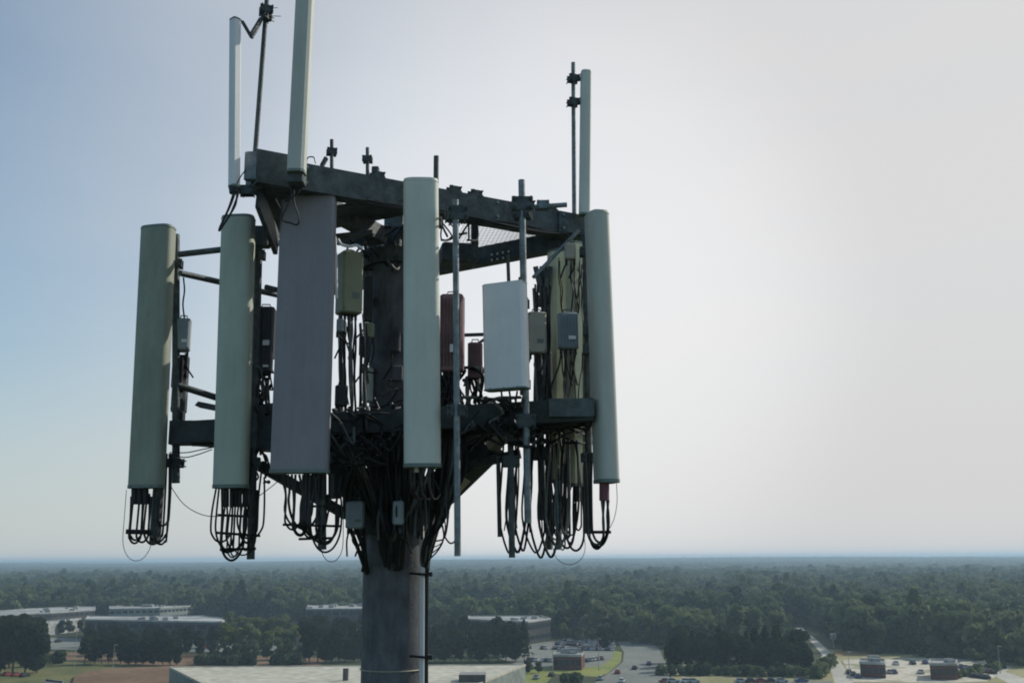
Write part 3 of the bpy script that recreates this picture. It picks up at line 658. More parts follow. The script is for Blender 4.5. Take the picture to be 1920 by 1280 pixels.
# ================================================================= GROUND AND BACKGROUND
def wmat(name, c1, c2, s1, s2, c3=None, rough=.9):
    "large-scale two-level noise ground material"
    m = bpy.data.materials.new(name); m.use_nodes = True; n = m.node_tree; L = n.links
    b = n.nodes['Principled BSDF']; b.inputs['Roughness'].default_value = rough; b.inputs['Specular IOR Level'].default_value = .15
    tc = n.nodes.new('ShaderNodeTexCoord')
    a = n.nodes.new('ShaderNodeTexNoise'); a.inputs['Scale'].default_value = s1; a.inputs['Detail'].default_value = 5
    f = n.nodes.new('ShaderNodeTexNoise'); f.inputs['Scale'].default_value = s2; f.inputs['Detail'].default_value = 6
    L.new(tc.outputs['Object'], a.inputs[0]); L.new(tc.outputs['Object'], f.inputs[0])
    r = n.nodes.new('ShaderNodeValToRGB'); r.color_ramp.elements[0].position = .38; r.color_ramp.elements[1].position = .62
    r.color_ramp.elements[0].color = (*c1, 1); r.color_ramp.elements[1].color = (*c2, 1)
    if c3: e = r.color_ramp.elements.new(.5); e.color = (*c3, 1)
    mx = n.nodes.new('ShaderNodeMix'); mx.data_type = 'RGBA'; mx.blend_type = 'MULTIPLY'; mx.inputs[0].default_value = .7
    r2 = n.nodes.new('ShaderNodeValToRGB'); r2.color_ramp.elements[0].position = .3; r2.color_ramp.elements[1].position = .7
    r2.color_ramp.elements[0].color = (.55, .55, .55, 1); r2.color_ramp.elements[1].color = (1.25, 1.25, 1.25, 1)
    L.new(a.outputs[0], r.inputs[0]); L.new(f.outputs[0], r2.inputs[0])
    L.new(r.outputs[0], mx.inputs[6]); L.new(r2.outputs[0], mx.inputs[7]); L.new(mx.outputs[2], b.inputs['Base Color'])
    return m
M['ground'] = wmat('ground_cover', (.035, .05, .022), (.06, .07, .035), .02, .3)
M['grass'] = wmat('mown_grass', (.17, .21, .055), (.26, .27, .08), .05, .8)
M['dull_grass'] = wmat('dull_grass', (.10, .115, .045), (.17, .165, .065), .05, .8)
M['olive_grass'] = wmat('dry_grass', (.24, .23, .11), (.34, .31, .17), .05, .8)
M['asphalt'] = wmat('asphalt', (.17, .185, .165), (.22, .23, .21), .05, .9)
M['concrete'] = wmat('pale_concrete', (.42, .41, .35), (.50, .48, .42), .05, .9)
M['dirt'] = wmat('brown_dirt', (.15, .095, .055), (.21, .14, .085), .03, .4)
M['clay'] = wmat('orange_clay', (.30, .17, .07), (.26, .20, .09), .03, .3)
M['pad'] = wmat('pale_gravel_lot', (.46, .43, .34), (.24, .25, .15), .045, .4, (.58, .54, .45))
M['roof_cream'] = wmat('cream_roof_membrane', (.42, .41, .33), (.50, .48, .39), .03, .35, rough=.7)
M['roof_white'] = wmat('white_roof', (.22, .23, .22), (.42, .43, .41), .04, .3, rough=.6)
M['wall_grey'] = wmat('green_grey_wall', (.20, .23, .21), (.25, .28, .25), .05, .5)
M['wall_dark'] = wmat('dark_brown_wall', (.055, .055, .055), (.09, .085, .08), .1, .8, rough=.3)
M['wall_brick'] = wmat('dark_brick_wall', (.12, .055, .045), (.17, .08, .06), .1, 1.2)
M['wall_pale'] = wmat('pale_wall', (.30, .31, .30), (.36, .36, .34), .05, .6)
M['window'] = mat('window_glass', (.03, .04, .05), .12, 0, .2, 1)
M['bark'] = mat('bark', (.09, .07, .055), .9, 0, .3, 2)
M['paint_white'] = mat('road_paint', (.55, .55, .52), .7, 0, .1, 1)
M['pole_metal'] = mat('lamp_pole_metal', (.35, .36, .36), .5, .3, .1, 2)

def foliage(name, c1, c2):
    m = bpy.data.materials.new(name); m.use_nodes = True; n = m.node_tree; L = n.links
    for x in list(n.nodes): n.nodes.remove(x)
    out = n.nodes.new('ShaderNodeOutputMaterial'); df = n.nodes.new('ShaderNodeBsdfDiffuse'); tr = n.nodes.new('ShaderNodeBsdfTranslucent')
    mx = n.nodes.new('ShaderNodeMixShader'); mx.inputs[0].default_value = .4
    oi = n.nodes.new('ShaderNodeObjectInfo'); tc = n.nodes.new('ShaderNodeTexCoord'); nz = n.nodes.new('ShaderNodeTexNoise'); nz.inputs['Scale'].default_value = .55; nz.inputs['Detail'].default_value = 5
    L.new(tc.outputs['Object'], nz.inputs[0])
    ad = n.nodes.new('ShaderNodeMath'); ad.operation = 'MULTIPLY_ADD'; ad.inputs[1].default_value = .65; L.new(oi.outputs['Random'], ad.inputs[0])
    mm = n.nodes.new('ShaderNodeMath'); mm.operation = 'MULTIPLY'; mm.inputs[1].default_value = .45; L.new(nz.outputs[0], mm.inputs[0]); L.new(mm.outputs[0], ad.inputs[2])
    big = n.nodes.new('ShaderNodeTexNoise'); big.inputs['Scale'].default_value = .011; big.inputs['Detail'].default_value = 3; L.new(oi.outputs['Location'], big.inputs['Vector'])
    bm2 = n.nodes.new('ShaderNodeMath'); bm2.operation = 'MULTIPLY_ADD'; L.new(big.outputs[0], bm2.inputs[0]); bm2.inputs[1].default_value = 2.3; bm2.inputs[2].default_value = -1.08
    ad2 = n.nodes.new('ShaderNodeMath'); L.new(ad.outputs[0], ad2.inputs[0]); L.new(bm2.outputs[0], ad2.inputs[1]); ad = ad2
    r = n.nodes.new('ShaderNodeValToRGB'); r.color_ramp.elements[0].position = .15; r.color_ramp.elements[1].position = .95
    r.color_ramp.elements[0].color = (*c1, 1); r.color_ramp.elements[1].color = (*c2, 1); L.new(ad.outputs[0], r.inputs[0])
    L.new(r.outputs[0], df.inputs[0]); L.new(r.outputs[0], tr.inputs[0]); L.new(df.outputs[0], mx.inputs[1]); L.new(tr.outputs[0], mx.inputs[2]); L.new(mx.outputs[0], out.inputs[0])
    return m
M['leaf'] = foliage('leaves_mixed', (.030, .062, .040), (.165, .20, .095))
M['leaf_dark'] = foliage('leaves_dark', (.014, .028, .020), (.045, .062, .030))
M['leaf_yellow'] = foliage('leaves_yellow_green', (.08, .11, .03), (.20, .22, .06))

nr = np.random.default_rng(3)
def crown_mesh(name, kind, h, wd, nface, fs, mt, base=.25, seed=0):
    g = np.random.default_rng(seed); C = []; N = []; Sz = []
    if kind == 'pine':
        t = g.random(nface)**.75; ang = g.random(nface)*2*np.pi
        layers = 1-.22*np.cos(t*h*2.2+g.random(nface))
        rr = wd/2*np.clip((1-t)**.7, .05, 1)*layers*(.55+.5*g.random(nface))
        rr *= 1+.3*np.sin(ang*3+t*9+seed)
        C = np.stack([rr*np.cos(ang), rr*np.sin(ang), h*(base+(1-base)*t)], 1); N = np.stack([np.cos(ang), np.sin(ang), .6+0*t], 1)
    else:
        nl = 13; lc_ = []
        for i in range(nl):
            a = g.random()*2*np.pi; q = g.random()**.5*.62; z = g.random()
            k = np.sqrt(max(.1, 1-(z*1.7-.75)**2))
            lc_.append((np.cos(a)*q*wd/2*k, np.sin(a)*q*wd/2*k, h*(base+(.86-base)*z), wd*(.15+.12*g.random())))
        lc_ = np.array(lc_); idx = g.integers(0, nl, nface)
        d = g.normal(size=(nface, 3)); d[:, 2] += .35; d /= np.linalg.norm(d, axis=1)[:, None]
        rad = lc_[idx, 3]*(.72+.38*g.random(nface))
        C = lc_[idx, :3]+d*rad[:, None]*np.array([1, 1, .8]); N = d
    N = N+g.normal(size=N.shape)*.75; N /= np.linalg.norm(N, axis=1)[:, None]
    T = np.cross(N, g.normal(size=N.shape)); T /= np.linalg.norm(T, axis=1)[:, None]; B2 = np.cross(N, T)
    s = fs*(.5+.9*g.random(nface))[:, None]
    v = np.stack([C-T*s-B2*s*.5, C+T*s*.6-B2*s*.8, C+T*s+B2*s*.6+N*s*.3, C-T*s*.5+B2*s], 1).reshape(-1, 3)
    me = bpy.data.meshes.new(name); f = np.arange(len(v)).reshape(-1, 4)
    me.from_pydata(v.tolist(), [], f.tolist()); me.materials.append(M[mt]); return me
def trunk_mesh(name, h, r):
    mb = MB(); mb.tube([V((0, 0, 0)), V((.1, 0, h*.4)), V((0, .1, h*.8))], r, 7, r*.25)
    for a in (0, 2.1, 4.2): mb.tube([V((0, 0, h*.4)), V((math.cos(a)*h*.16, math.sin(a)*h*.16, h*.62))], r*.45, 5, r*.1)
    me = bpy.data.meshes.new(name); me.from_pydata([tuple(p) for p in mb.v], [], mb.f); me.materials.append(M['bark']); return me
TK = {}
for i in range(3):
    TK['broad', i] = (crown_mesh('crown', 'b', 13+i, 9.5, 1500, .52, 'leaf', .2, 10+i), trunk_mesh('trunk', 12, .28))
    TK['dark', i] = (crown_mesh('crown', 'b', 14+i, 9, 1500, .5, 'leaf_dark', .14, 20+i), trunk_mesh('trunk', 12, .28))
    TK['pine', i] = (crown_mesh('crown', 'pine', 15+i, 6.6, 1300, .45, 'leaf_dark', .12, 30+i), trunk_mesh('trunk', 13, .22))
    TK['yellow', i] = (crown_mesh('crown', 'b', 10+i, 8.5, 1300, .5, 'leaf_yellow', .15, 40+i), trunk_mesh('trunk', 9, .22))
    TK['shrub', i] = (crown_mesh('crown', 'b', 2.6, 4.2, 420, .32, 'leaf', .1, 50+i), trunk_mesh('trunk', 1.5, .08))
def tree(loc, kind, sc, label, group, name='tree'):
    cm, tm = TK[kind, rnd.randrange(3)]
    e = empty(name, (loc[0], loc[1], 0), label, name.replace('_', ' '), group); e.scale = (sc*rnd.uniform(.88, 1.12), sc*rnd.uniform(.88, 1.12), sc*rnd.uniform(.9, 1.1)); e.rotation_euler.z = rnd.uniform(0, 6.28)
    for nm, me in (('trunk', tm), ('crown', cm)):
        o = bpy.data.objects.new(nm, me); COL.objects.link(o); o.parent = e
    return e

# ground sheet to the horizon
def sheet(name, pts, z, mt, label=None, kind='structure'):
    me = bpy.data.meshes.new(name); c = sum((V(p[:2]+(0,)) if isinstance(p, tuple) else V((p[0], p[1], 0)) for p in pts), V((0, 0, 0)))/len(pts)
    me.from_pydata([(p[0]-c.x, p[1]-c.y, 0) for p in pts], [], [tuple(range(len(pts)))]); me.materials.append(M[mt])
    o = bpy.data.objects.new(name, me); COL.objects.link(o); o.location = (c.x, c.y, z)
    return tag(o, label, kind=kind)
def relief(x, y):     # gentle swells of the far land
    q = math.hypot(x, y); k = min(1, max(0, (q-1600)/5000)); k = k*k*(3-2*k)
    return k*(15+4*math.sin(x/900+1)+3.5*math.sin(x/420+y/1700)+3*math.sin(y/800))
gx_ = np.linspace(-13600, 13600, 137); gy_ = np.linspace(-400, 12400, 65)
me = bpy.data.meshes.new('ground'); nx_ = len(gx_)
me.from_pydata([(x, y, relief(x, y)) for y in gy_ for x in gx_], [], [(j*nx_+i, j*nx_+i+1, (j+1)*nx_+i+1, (j+1)*nx_+i) for j in range(len(gy_)-1) for i in range(nx_-1)])
me.materials.append(M['ground']); o = bpy.data.objects.new('ground', me); COL.objects.link(o); tag(o, kind='structure')
def GP(pp): return [tuple(G(x, y)[:2]) for x, y in pp]
sheet('field', GP([(1548, 1217), (1640, 1218), (1760, 1224), (1880, 1240), (2100, 1256), (2300, 1400), (1500, 1400), (1520, 1262)]), .010, 'olive_grass')
sheet('dirt_ground', GP([(1562, 1217), (1640, 1218), (1655, 1226), (1650, 1229), (1566, 1229)]), .014, 'clay')
sheet('parking_lot', GP([(1580, 1236), (1700, 1233), (1840, 1234), (1900, 1250), (1850, 1276), (1790, 1279), (1600, 1277)]), .018, 'pad')
sheet('road', GP([(1492, 1176), (1503, 1176), (1527, 1195), (1556, 1221), (1582, 1248), (1606, 1290), (1640, 1400), (1560, 1400), (1568, 1290), (1556, 1248), (1537, 1221), (1514, 1195)]), .026, 'concrete')
sheet('path', GP([(1815, 1240), (1830, 1240), (1925, 1272), (2000, 1300), (1960, 1310), (1895, 1282)]), .022, 'concrete')
sheet('road', GP([(1156, 1198), (1208, 1196), (1236, 1215), (1246, 1240), (1262, 1290), (1300, 1420), (1040, 1420), (1100, 1290), (1140, 1262), (1168, 1240), (1170, 1222)]), .018, 'asphalt')
sheet('lawn', GP([(1150, 1218), (1166, 1222), (1164, 1240), (1138, 1262), (1120, 1268), (1040, 1262), (1020, 1285), (1040, 1300), (970, 1300), (985, 1250), (1090, 1251), (1130, 1247), (1148, 1232)]), .014, 'grass')
sheet('lawn', GP([(1230, 1236), (1260, 1240), (1530, 1262), (1530, 1274), (1330, 1282), (1262, 1272)]), .014, 'olive_grass')
sheet('parking_lot', GP([(1000, 1206), (1060, 1198), (1152, 1204), (1152, 1230), (1128, 1250), (990, 1254), (930, 1230)]), .010, 'asphalt')
sheet('parking_lot', GP([(1240, 1276), (1560, 1276), (1600, 1420), (1150, 1420), (1262, 1290)]), .012, 'asphalt')
sheet('lawn', GP([(40, 1240), (150, 1236), (330, 1250), (330, 1262), (140, 1268), (120, 1310), (-60, 1310), (-60, 1262)]), .010, 'dull_grass')
sheet('pavement', GP([(80, 1222), (160, 1222), (560, 1230), (610, 1234), (600, 1250), (330, 1250), (150, 1238), (84, 1238)]), .014, 'dirt')
sheet('parking_lot', GP([(90, 1195), (480, 1200), (560, 1218), (560, 1224), (84, 1216)]), .008, 'asphalt')
# brown dirt yard with bermed edge near warehouse
yard = GP([(136, 1270), (160, 1261), (215, 1254), (318, 1251), (430, 1290), (430, 1420), (100, 1420)])
m = MB()
zz = [.2, .6, .9, .9, .9, .9, .2]
base = [V((x, y, 0)) for x, y in yard]; topv = [V((x, y, .8)) for x, y in yard]; cc = sum(base, V((0, 0, 0)))/len(base)
m.v = base+[cc+(p-cc)*.97 for p in topv]; n_ = len(base)
m.f = [(i, (i+1) % n_, n_+(i+1) % n_, n_+i) for i in range(n_)]+[tuple(range(n_, 2*n_))]
tag(m.build('dirt_ground', M['dirt'], smooth=False), kind='structure')

# ------------------------------------------------ buildings
def building(label, quad, h, wall, roof, units=0, win=None, parapet=.5, name='building', cat='building', group=None, cols=8, storeys=2):
    "quad: plan points (x,y); walls with window strips, a parapet roof and rooftop units"
    q = [V((x, y, 0)) for x, y in quad]; c = sum(q, V((0, 0, 0)))/len(q)
    if sum(q[i].x*q[(i+1) % len(q)].y-q[(i+1) % len(q)].x*q[i].y for i in range(len(q))) < 0: q = q[::-1]
    e = empty(name, c, label, cat, group); n = len(q); Hh = V((0, 0, h))
    m = MB(); m.v = q+[p+Hh for p in q]; m.f = [(i, (i+1) % n, n+(i+1) % n, n+i) for i in range(n)]; m.build('wall', M[wall], e, smooth=False)
    def off(k): return [c+(p-c)*(1+k/max(1, (p-c).length)) for p in q]
    o1, i1 = off(.3), off(-.6)
    m = MB(); m.v = [p+Hh*1-V((0, 0, .3)) for p in o1]+[p+Hh+V((0, 0, parapet)) for p in o1]+[p+Hh+V((0, 0, parapet)) for p in i1]+[p+Hh+V((0, 0, .05)) for p in i1]
    m.f = [(a*n+i, a*n+(i+1) % n, (a+1)*n+(i+1) % n, (a+1)*n+i) for a in range(3) for i in range(n)]+[tuple(range(3*n, 4*n)), tuple(range(n-1, -1, -1))]
    rf = m.build('roof', M[roof], e, smooth=False)
    for k in range(units):
        a, b = rnd.uniform(.15, .85), rnd.uniform(.25, .75); p = lerp(lerp(q[0], q[1], a), lerp(q[3], q[2], a), b)+Hh
        m = MB(); s = rnd.uniform(1.2, 2.6); m.box(p+V((0, 0, s*.35+.1)), s*1.5, s, s*.7, rnd.uniform(-.1, .1), .08); m.box(p+V((0, 0, s*.75)), s*.5, s*.5, s*.12); m.build('rooftop_unit', M['wall_pale'], rf)
    if win:
        for i in range(n):
            a, b = q[i], q[(i+1) % n]; d = (b-a); nn = V((d.y, -d.x, 0)).normalized()
            if nn.y > -.15: continue
            for s in range(storeys):
                z0 = h*(s+.32)/storeys; z1 = h*(s+.72)/storeys; nw = cols
                for k in range(nw):
                    m = MB(); pa = a+d*((k+.14)/nw); pb = a+d*((k+.86)/nw)
                    m.box((pa+pb)/2+nn*.05+V((0, 0, (z0+z1)/2)), (pb-pa).length, .14, z1-z0, math.atan2(d.y, d.x)); m.build('window', M['window'], e, smooth=False)
    return e
def roofquad(pp, z): return [tuple(G(x, y, z)[:2]) for x, y in pp]
GB = 'office buildings beyond the tower'
W = building('large cream-roofed warehouse with grey walls at the foot of the picture', roofquad([(318, 1250.5), (985, 1246), (800, 1322), (560, 1372)], 8), 8, 'wall_grey', 'roof_cream', 0, None, .25)
for (x, y, s1, s2) in ((648, 1275, 1.4, 3.4), (886, 1276, 7, 2.2)):
    p = G(x, y, 8); m = MB(); m.box(V((p.x, p.y, 8+s2/2-.2)), s1, s1, s2, 0, .1); m.build('rooftop_unit', M['wall_dark'], W)
building('long low white-roofed office at the far left edge of the woods', roofquad([(-60, 1157), (100, 1148.5), (178, 1143), (178, 1135), (60, 1141), (-60, 1149)], 8), 8, 'wall_dark', 'roof_white', 9, True, group=GB)
building('low white-roofed wing between the two long offices on the left', roofquad([(88, 1170), (150, 1163), (152, 1159), (88, 1165)], 6), 6, 'wall_pale', 'roof_white', 2, True, group=GB, storeys=1)
building('wide dark office with thin white roof amid trees at lower left', roofquad([(160, 1162), (412, 1166), (428, 1161), (380, 1155), (165, 1155)], 10), 10, 'wall_dark', 'roof_white', 7, True, group=GB, cols=12)
building('small white-roofed office behind the wide dark office', roofquad([(205, 1142), (300, 1140), (357, 1136), (356, 1129), (205, 1134)], 8), 8, 'wall_grey', 'roof_white', 8, True, group=GB)
building('grey office with pale corner column left of the monopole', roofquad([(575, 1142), (700, 1141), (700, 1133), (577, 1134)], 10), 10, 'wall_dark', 'wall_pale', 5, True, group=GB)
m = MB(); p = G(581, 1170); m.box(V((p.x, p.y-2, 5.5)), 4, 3, 11, 0, .1); tag(m.build('stair_tower', M['wall_pale']), 'pale square stair tower at the corner of the grey office', 'tower')
building('office with bright white roof above the trees right of the monopole', roofquad([(870, 1161), (990, 1166), (1032, 1160), (1015, 1155), (880, 1155)], 10), 10, 'wall_dark', 'roof_white', 5, True, group=GB, cols=10)
building('small red-brown brick shop with white roof in the parking lot', roofquad([(1037, 1228), (1090, 1229), (1096, 1222), (1042, 1221)], 5), 5, 'wall_brick', 'roof_white', 3, True, storeys=1, cols=5, group='brick shops')
building('dark brick shop with white roof, left one in the right-hand clearing', roofquad([(1612, 1242), (1659, 1244), (1659, 1237), (1612, 1236)], 4.6), 4.6, 'wall_brick', 'roof_white', 3, True, storeys=1, cols=4, group='brick shops')
building('dark brick shop nearest the right edge, beside the pale lot', roofquad([(1743, 1245), (1794, 1245), (1794, 1238), (1744, 1237)], 4.8), 4.8, 'wall_brick', 'wall_pale', 3, True, storeys=1, cols=4, group='brick shops')
building('low blue-grey roofed shed at the bottom left corner', roofquad([(85, 1275), (120, 1279), (112, 1290), (80, 1288)], 4), 4, 'wall_grey', 'wall_dark', 0, None, name='shed', cat='shed')

# ------------------------------------------------ vehicles
def car_proto(col):
    bm_ = mat('car_paint', col, .3, .2, .03, 1)
    e = empty('parked_car', (0, 0, 0), 'x', 'car')
    def loft(secs):
        m = MB(); n = len(secs[0])
        for s in secs: m.v += [V(p) for p in s]
        for i in range(len(secs)-1):
            for k in range(n): j = (k+1) % n; m.f.append((i*n+k, i*n+j, (i+1)*n+j, (i+1)*n+k))
        m.f.append(tuple(range(n-1, -1, -1))); m.f.append(tuple(range((len(secs)-1)*n, len(secs)*n))); return m
    def ring(x, hw, z0, z1): return [(x, -hw, z0), (x, hw, z0), (x, hw, (z0+z1)/2), (x, hw*.9, z1), (x, -hw*.9, z1), (x, -hw, (z0+z1)/2)]
    m = loft([ring(-2.25, .75, .35, .75), ring(-2.1, .88, .25, .92), ring(-1.0, .9, .22, .96), ring(.9, .9, .22, .95), ring(1.9, .86, .25, .82), ring(2.25, .72, .35, .65)])
    m.build('body', bm_, e)
    g = loft([ring(-1.75, .72, .94, .96), ring(-1.1, .70, .94, 1.42), ring(.2, .70, .94, 1.45), ring(1.1, .72, .92, .97)]); cb = g.build('cabin', M['window'], e)
    r = MB(); r.box(V((-.45, 0, 1.46)), 1.35, 1.2, .06, 0, .02); r.build('roof', bm_, e)
    for x in (-1.35, 1.35):
        for y in (-.85, .85): w_ = MB(); w_.tube([V((x, y-.1, .33)), V((x, y+.1, .33))], .33, 14); w_.build('wheel', M['black'], e)
    return e
CARC = {'white': (.6, .6, .6), 'silver': (.33, .35, .36), 'black': (.02, .02, .022), 'blue': (.04, .07, .16), 'red': (.25, .03, .025)}
PROTO = {}
def car(x, y, yaw, colr, where, group):
    if colr not in PROTO: PROTO[colr] = e = car_proto(CARC[colr])
    else: e = copy_tree(PROTO[colr])
    e.location = (x, y, .03); e.rotation_euler.z = yaw; e['label'] = f'{colr} car {where}'; e['group'] = group; return e
cols = ['white', 'silver', 'black', 'blue', 'silver', 'white', 'black', 'red']
def row(x0, y0, x1, y1, n, where, group, skip=.18, yaw=1.4):
    for i in range(n):
        if rnd.random() < skip: continue
        p = G(x0+(x1-x0)*i/(n-1), y0+(y1-y0)*i/(n-1)); car(p.x, p.y, yaw+J(.06), rnd.choice(cols), where, group)
GC = 'cars parked around the small red-brown shop'
row(1058, 1201, 1150, 1207, 22, 'parked in the farthest row, well behind the red-brown shop', GC)
row(1040, 1208, 1150, 1213, 24, 'parked in the middle row behind the red-brown shop', GC)
row(1012, 1216, 1148, 1219, 26, 'parked in the row directly behind the red-brown shop', GC, .25)
row(985, 1238, 1032, 1240, 8, 'parked left of the red-brown shop', GC, .2)
row(1100, 1240, 1128, 1236, 5, 'parked right of the red-brown shop', GC, .1)
GD = 'cars parked in the right-hand clearing'
row(1592, 1262, 1608, 1270, 3, 'parked left of the left brick shop', GD, 0)
row(1668, 1262, 1735, 1262, 9, 'parked between the two right-hand brick shops', GD, .55)
row(1672, 1246, 1735, 1244, 9, 'in the far row between the right-hand brick shops', GD, .6)
row(1802, 1252, 1862, 1262, 9, 'parked right of the right brick shop', GD, .2)
row(1806, 1266, 1850, 1272, 6, 'in the near row right of the right brick shop', GD, .2)
for x, y, c_, lab in ((1190, 1254, 'black', 'driving up the wide road, farther of two in the middle'), (1217, 1246, 'blue', 'driving on the right side of the wide road'), (1126, 1274, 'silver', 'at the lower left of the wide road'), (1166, 1279, 'white', 'at the bottom centre of the wide road'),
                      (1006, 1272, 'silver', 'at the right corner of the cream-roofed warehouse'), (1034, 1267, 'black', 'on the lawn edge right of the warehouse'), (1158, 1262, 'red', 'near the grass verge of the wide road'), (1262, 1250, 'white', 'half under the dark trees right of the road'), (1275, 1248, 'silver', 'beneath the dark trees beside the white one')):
    p = G(x, y); car(p.x, p.y, 1.35, c_, lab, 'cars on and beside the wide road')
row(1248, 1279, 1300, 1279, 5, 'parked along the bottom edge right of the wide road', 'cars at the bottom edge', .1, .1)
row(1390, 1279, 1540, 1278, 9, 'parked under the dark trees at the bottom right', 'cars at the bottom edge', .3, .1)
row(14, 1266, 46, 1268, 3, 'parked under the big dark tree at the left edge', 'cars on the left', 0)
row(268, 1204, 400, 1207, 10, 'parked in front of the wide dark office', 'cars on the left', .5)
row(385, 1214, 392, 1213, 2, 'parked near the hedge left of the monopole', 'cars on the left', 0)
row(95, 1203, 150, 1205, 5, 'parked in the lot near the low white wing', 'cars on the left', .3)

# street lamps
def lamp(x, y, h, label):
    p = G(x, y); e = empty('street_lamp', (p.x, p.y, 0), label, 'lamp post', 'lamp posts in the lots')
    MB().tube([V((p.x, p.y, 0)), V((p.x, p.y, h))], .13, 8, .07).build('post', M['pole_metal'], e)
    m = MB(); m.box(V((p.x+.5, p.y, h+.05)), 1.4, .4, .15, 0, .03); m.build('lamp_head', M['pole_metal'], e)
for x, y, h, lab in ((1123, 1256, 11, 'lamp post at the right end of the lawn by the wide road'), (1037, 1262, 9, 'lamp post just left of the red-brown shop'), (139, 1254, 14, 'lamp post on the green field at the left'), (211, 1262, 10, 'lamp post on the brown dirt yard'),
                     (668, 1236, 12, 'lamp post left beside the monopole amid dark trees'), (876, 1240, 10, 'lamp post before the dark trees right of the monopole'), (1594, 1275, 9, 'lamp post at the pale road left of the brick shops'), (1876, 1262, 9, 'lamp post at the right end of the clearing'), (512, 1222, 9, 'lamp post among the yellow-green trees')):
    lamp(x, y, h, lab)
p = G(557, 1224); e = empty('sign', (p.x, p.y, 0), 'narrow white pylon sign among trees left of the monopole', 'sign')
m = MB(); m.box(V((p.x, p.y, 4.6)), 1.3, .5, 4.6, 0, .05); m.build('panel', M['roof_white'], e); MB().tube([V((p.x, p.y, 0)), V((p.x, p.y, 2.4))], .2, 8).build('post', M['pole_metal'], e)
e = empty('water_tank', G(1563, 1213), 'tiny pale round tank among the trees beyond the right road', 'tank'); p = worg(e)
m = MB(); m.tube([p+V((0, 0, 3.6)), p+V((0, 0, 4.4)), p+V((0, 0, 5.6)), p+V((0, 0, 6))], 1.3, 16); m.build('tank', M['wall_pale'], e)
MB().tube([p, p+V((0, 0, 3.7))], .3, 8).build('post', M['pole_metal'], e)

# ------------------------------------------------ individual trees
def grove(pts, kind, sc, label, group, jx=4, name='tree', mix=None):
    for (x, y) in pts:
        p = G(x+J(jx), y+J(1.0)); k = kind if not mix or rnd.random() > .3 else mix
        tree(p, k, sc*rnd.uniform(.85, 1.12), label, group, name)
def line(x0, y0, x1, y1, n): return [(x0+(x1-x0)*i/(n-1), y0+(y1-y0)*i/(n-1)) for i in range(n)]
g = 'dark trees right of the wide road'
for ln in (line(1256, 1256, 1516, 1262, 15), line(1262, 1248, 1510, 1254, 15), line(1272, 1240, 1500, 1247, 12)):
    grove(ln, 'dark', .80, 'dark tree in the dense clump between the wide road and the right clearing', g, mix='pine')
g = 'dark trees right of the monopole'
for ln in (line(800, 1240, 985, 1238, 12), line(800, 1230, 975, 1229, 12), line(800, 1219, 955, 1218, 9), line(820, 1206, 870, 1206, 3)):
    grove(ln, 'dark', .86, 'dark tree in the clump between the monopole and the parking lot', g, mix='pine')
g = 'dark trees before the wide dark office'
for ln in (line(165, 1212, 420, 1214, 12), line(158, 1244, 335, 1246, 12), line(165, 1236, 320, 1236, 9), line(170, 1226, 400, 1228, 10)):
    grove(ln, 'dark', .72, 'dark tree in the clump before the wide dark office', g)
g = 'big dark trees at the left edge'
for ln in (line(-20, 1262, 66, 1260, 5), line(-20, 1250, 60, 1250, 5), line(-10, 1238, 70, 1236, 4)):
    grove(ln, 'dark', 1.22, 'big dark tree in the clump at the left edge of the picture', g)
g = 'trees between the offices and the monopole'
grove(line(400, 1238, 560, 1236, 9), 'broad', .62, 'mid-green tree in front of the yellow-green trees', g)
grove(line(418, 1222, 548, 1218, 9), 'yellow', .92, 'yellow-green tree between the wide dark office and the monopole', g, mix='broad')
grove(line(430, 1204, 545, 1204, 8), 'yellow', 1.0, 'yellow-green tree farther back, between the office and the monopole', g, mix='broad')
grove(line(580, 1240, 676, 1240, 8), 'dark', .9, 'dark tree immediately left of the monopole', g)
grove(line(570, 1224, 676, 1222, 8), 'dark', .95, 'dark tree in the second row left of the monopole', g)
grove(line(570, 1205, 676, 1205, 6), 'dark', .85, 'dark tree in the third row left of the monopole', g)
grove(line(90, 1188, 560, 1186, 24), 'broad', .55, 'tree in the row running behind the wide dark office', g, mix='dark')
grove(line(360, 1154, 430, 1153, 4), 'broad', .7, 'tree in the far row behind the white thin roof at left', g)
grove(line(-40, 1186, 70, 1184, 7), 'broad', .55, 'tree before the long low office at far left', g)
g = 'trees around the red-brown shop lot'
grove(line(1055, 1200, 1140, 1205, 8), 'yellow', .62, 'small yellowish tree at the back of the parking lot', g, mix='broad')
grove([(1134, 1216), (1128, 1208), (1140, 1212)], 'dark', .75, 'dark tree at the far corner where lot meets wide road', g)
grove(line(1000, 1194, 1150, 1190, 10), 'broad', .9, 'tree behind the parking lot below the woods', g, mix='dark')
grove([(986, 1262), (996, 1259), (1006, 1261)], 'broad', .32, 'small tree by the right corner of the warehouse', g)
g = 'shrubs and hedges'
grove(line(372, 1245, 472, 1246, 26), 'shrub', 1.25, 'clipped shrub in the hedge behind the warehouse roof', g, 1, 'shrub')
grove(line(515, 1245, 560, 1245, 9), 'shrub', 1.3, 'clipped shrub in the short hedge nearest the monopole', g, 1, 'shrub')
grove([(112, 1244), (80, 1243), (84, 1240)], 'shrub', 1.6, 'round shrub on the green field at left', g, 2, 'shrub')
grove(line(1062, 1282, 1086, 1284, 6), 'shrub', 1.3, 'large shrub at the bottom, below the lawn by the road', g, 2, 'shrub')
grove(line(1240, 1264, 1530, 1269, 18), 'shrub', 1.2, 'low shrub beneath the dark trees right of the road', g, 4, 'shrub')
grove(line(1530, 1272, 1560, 1246, 6), 'shrub', 1.5, 'bright green shrub by the pale road', g, 3, 'shrub')
grove(line(1790, 1272, 1880, 1252, 10), 'shrub', 1.0, 'small shrub in the pale lot right of the brick shops', g, 6, 'shrub')

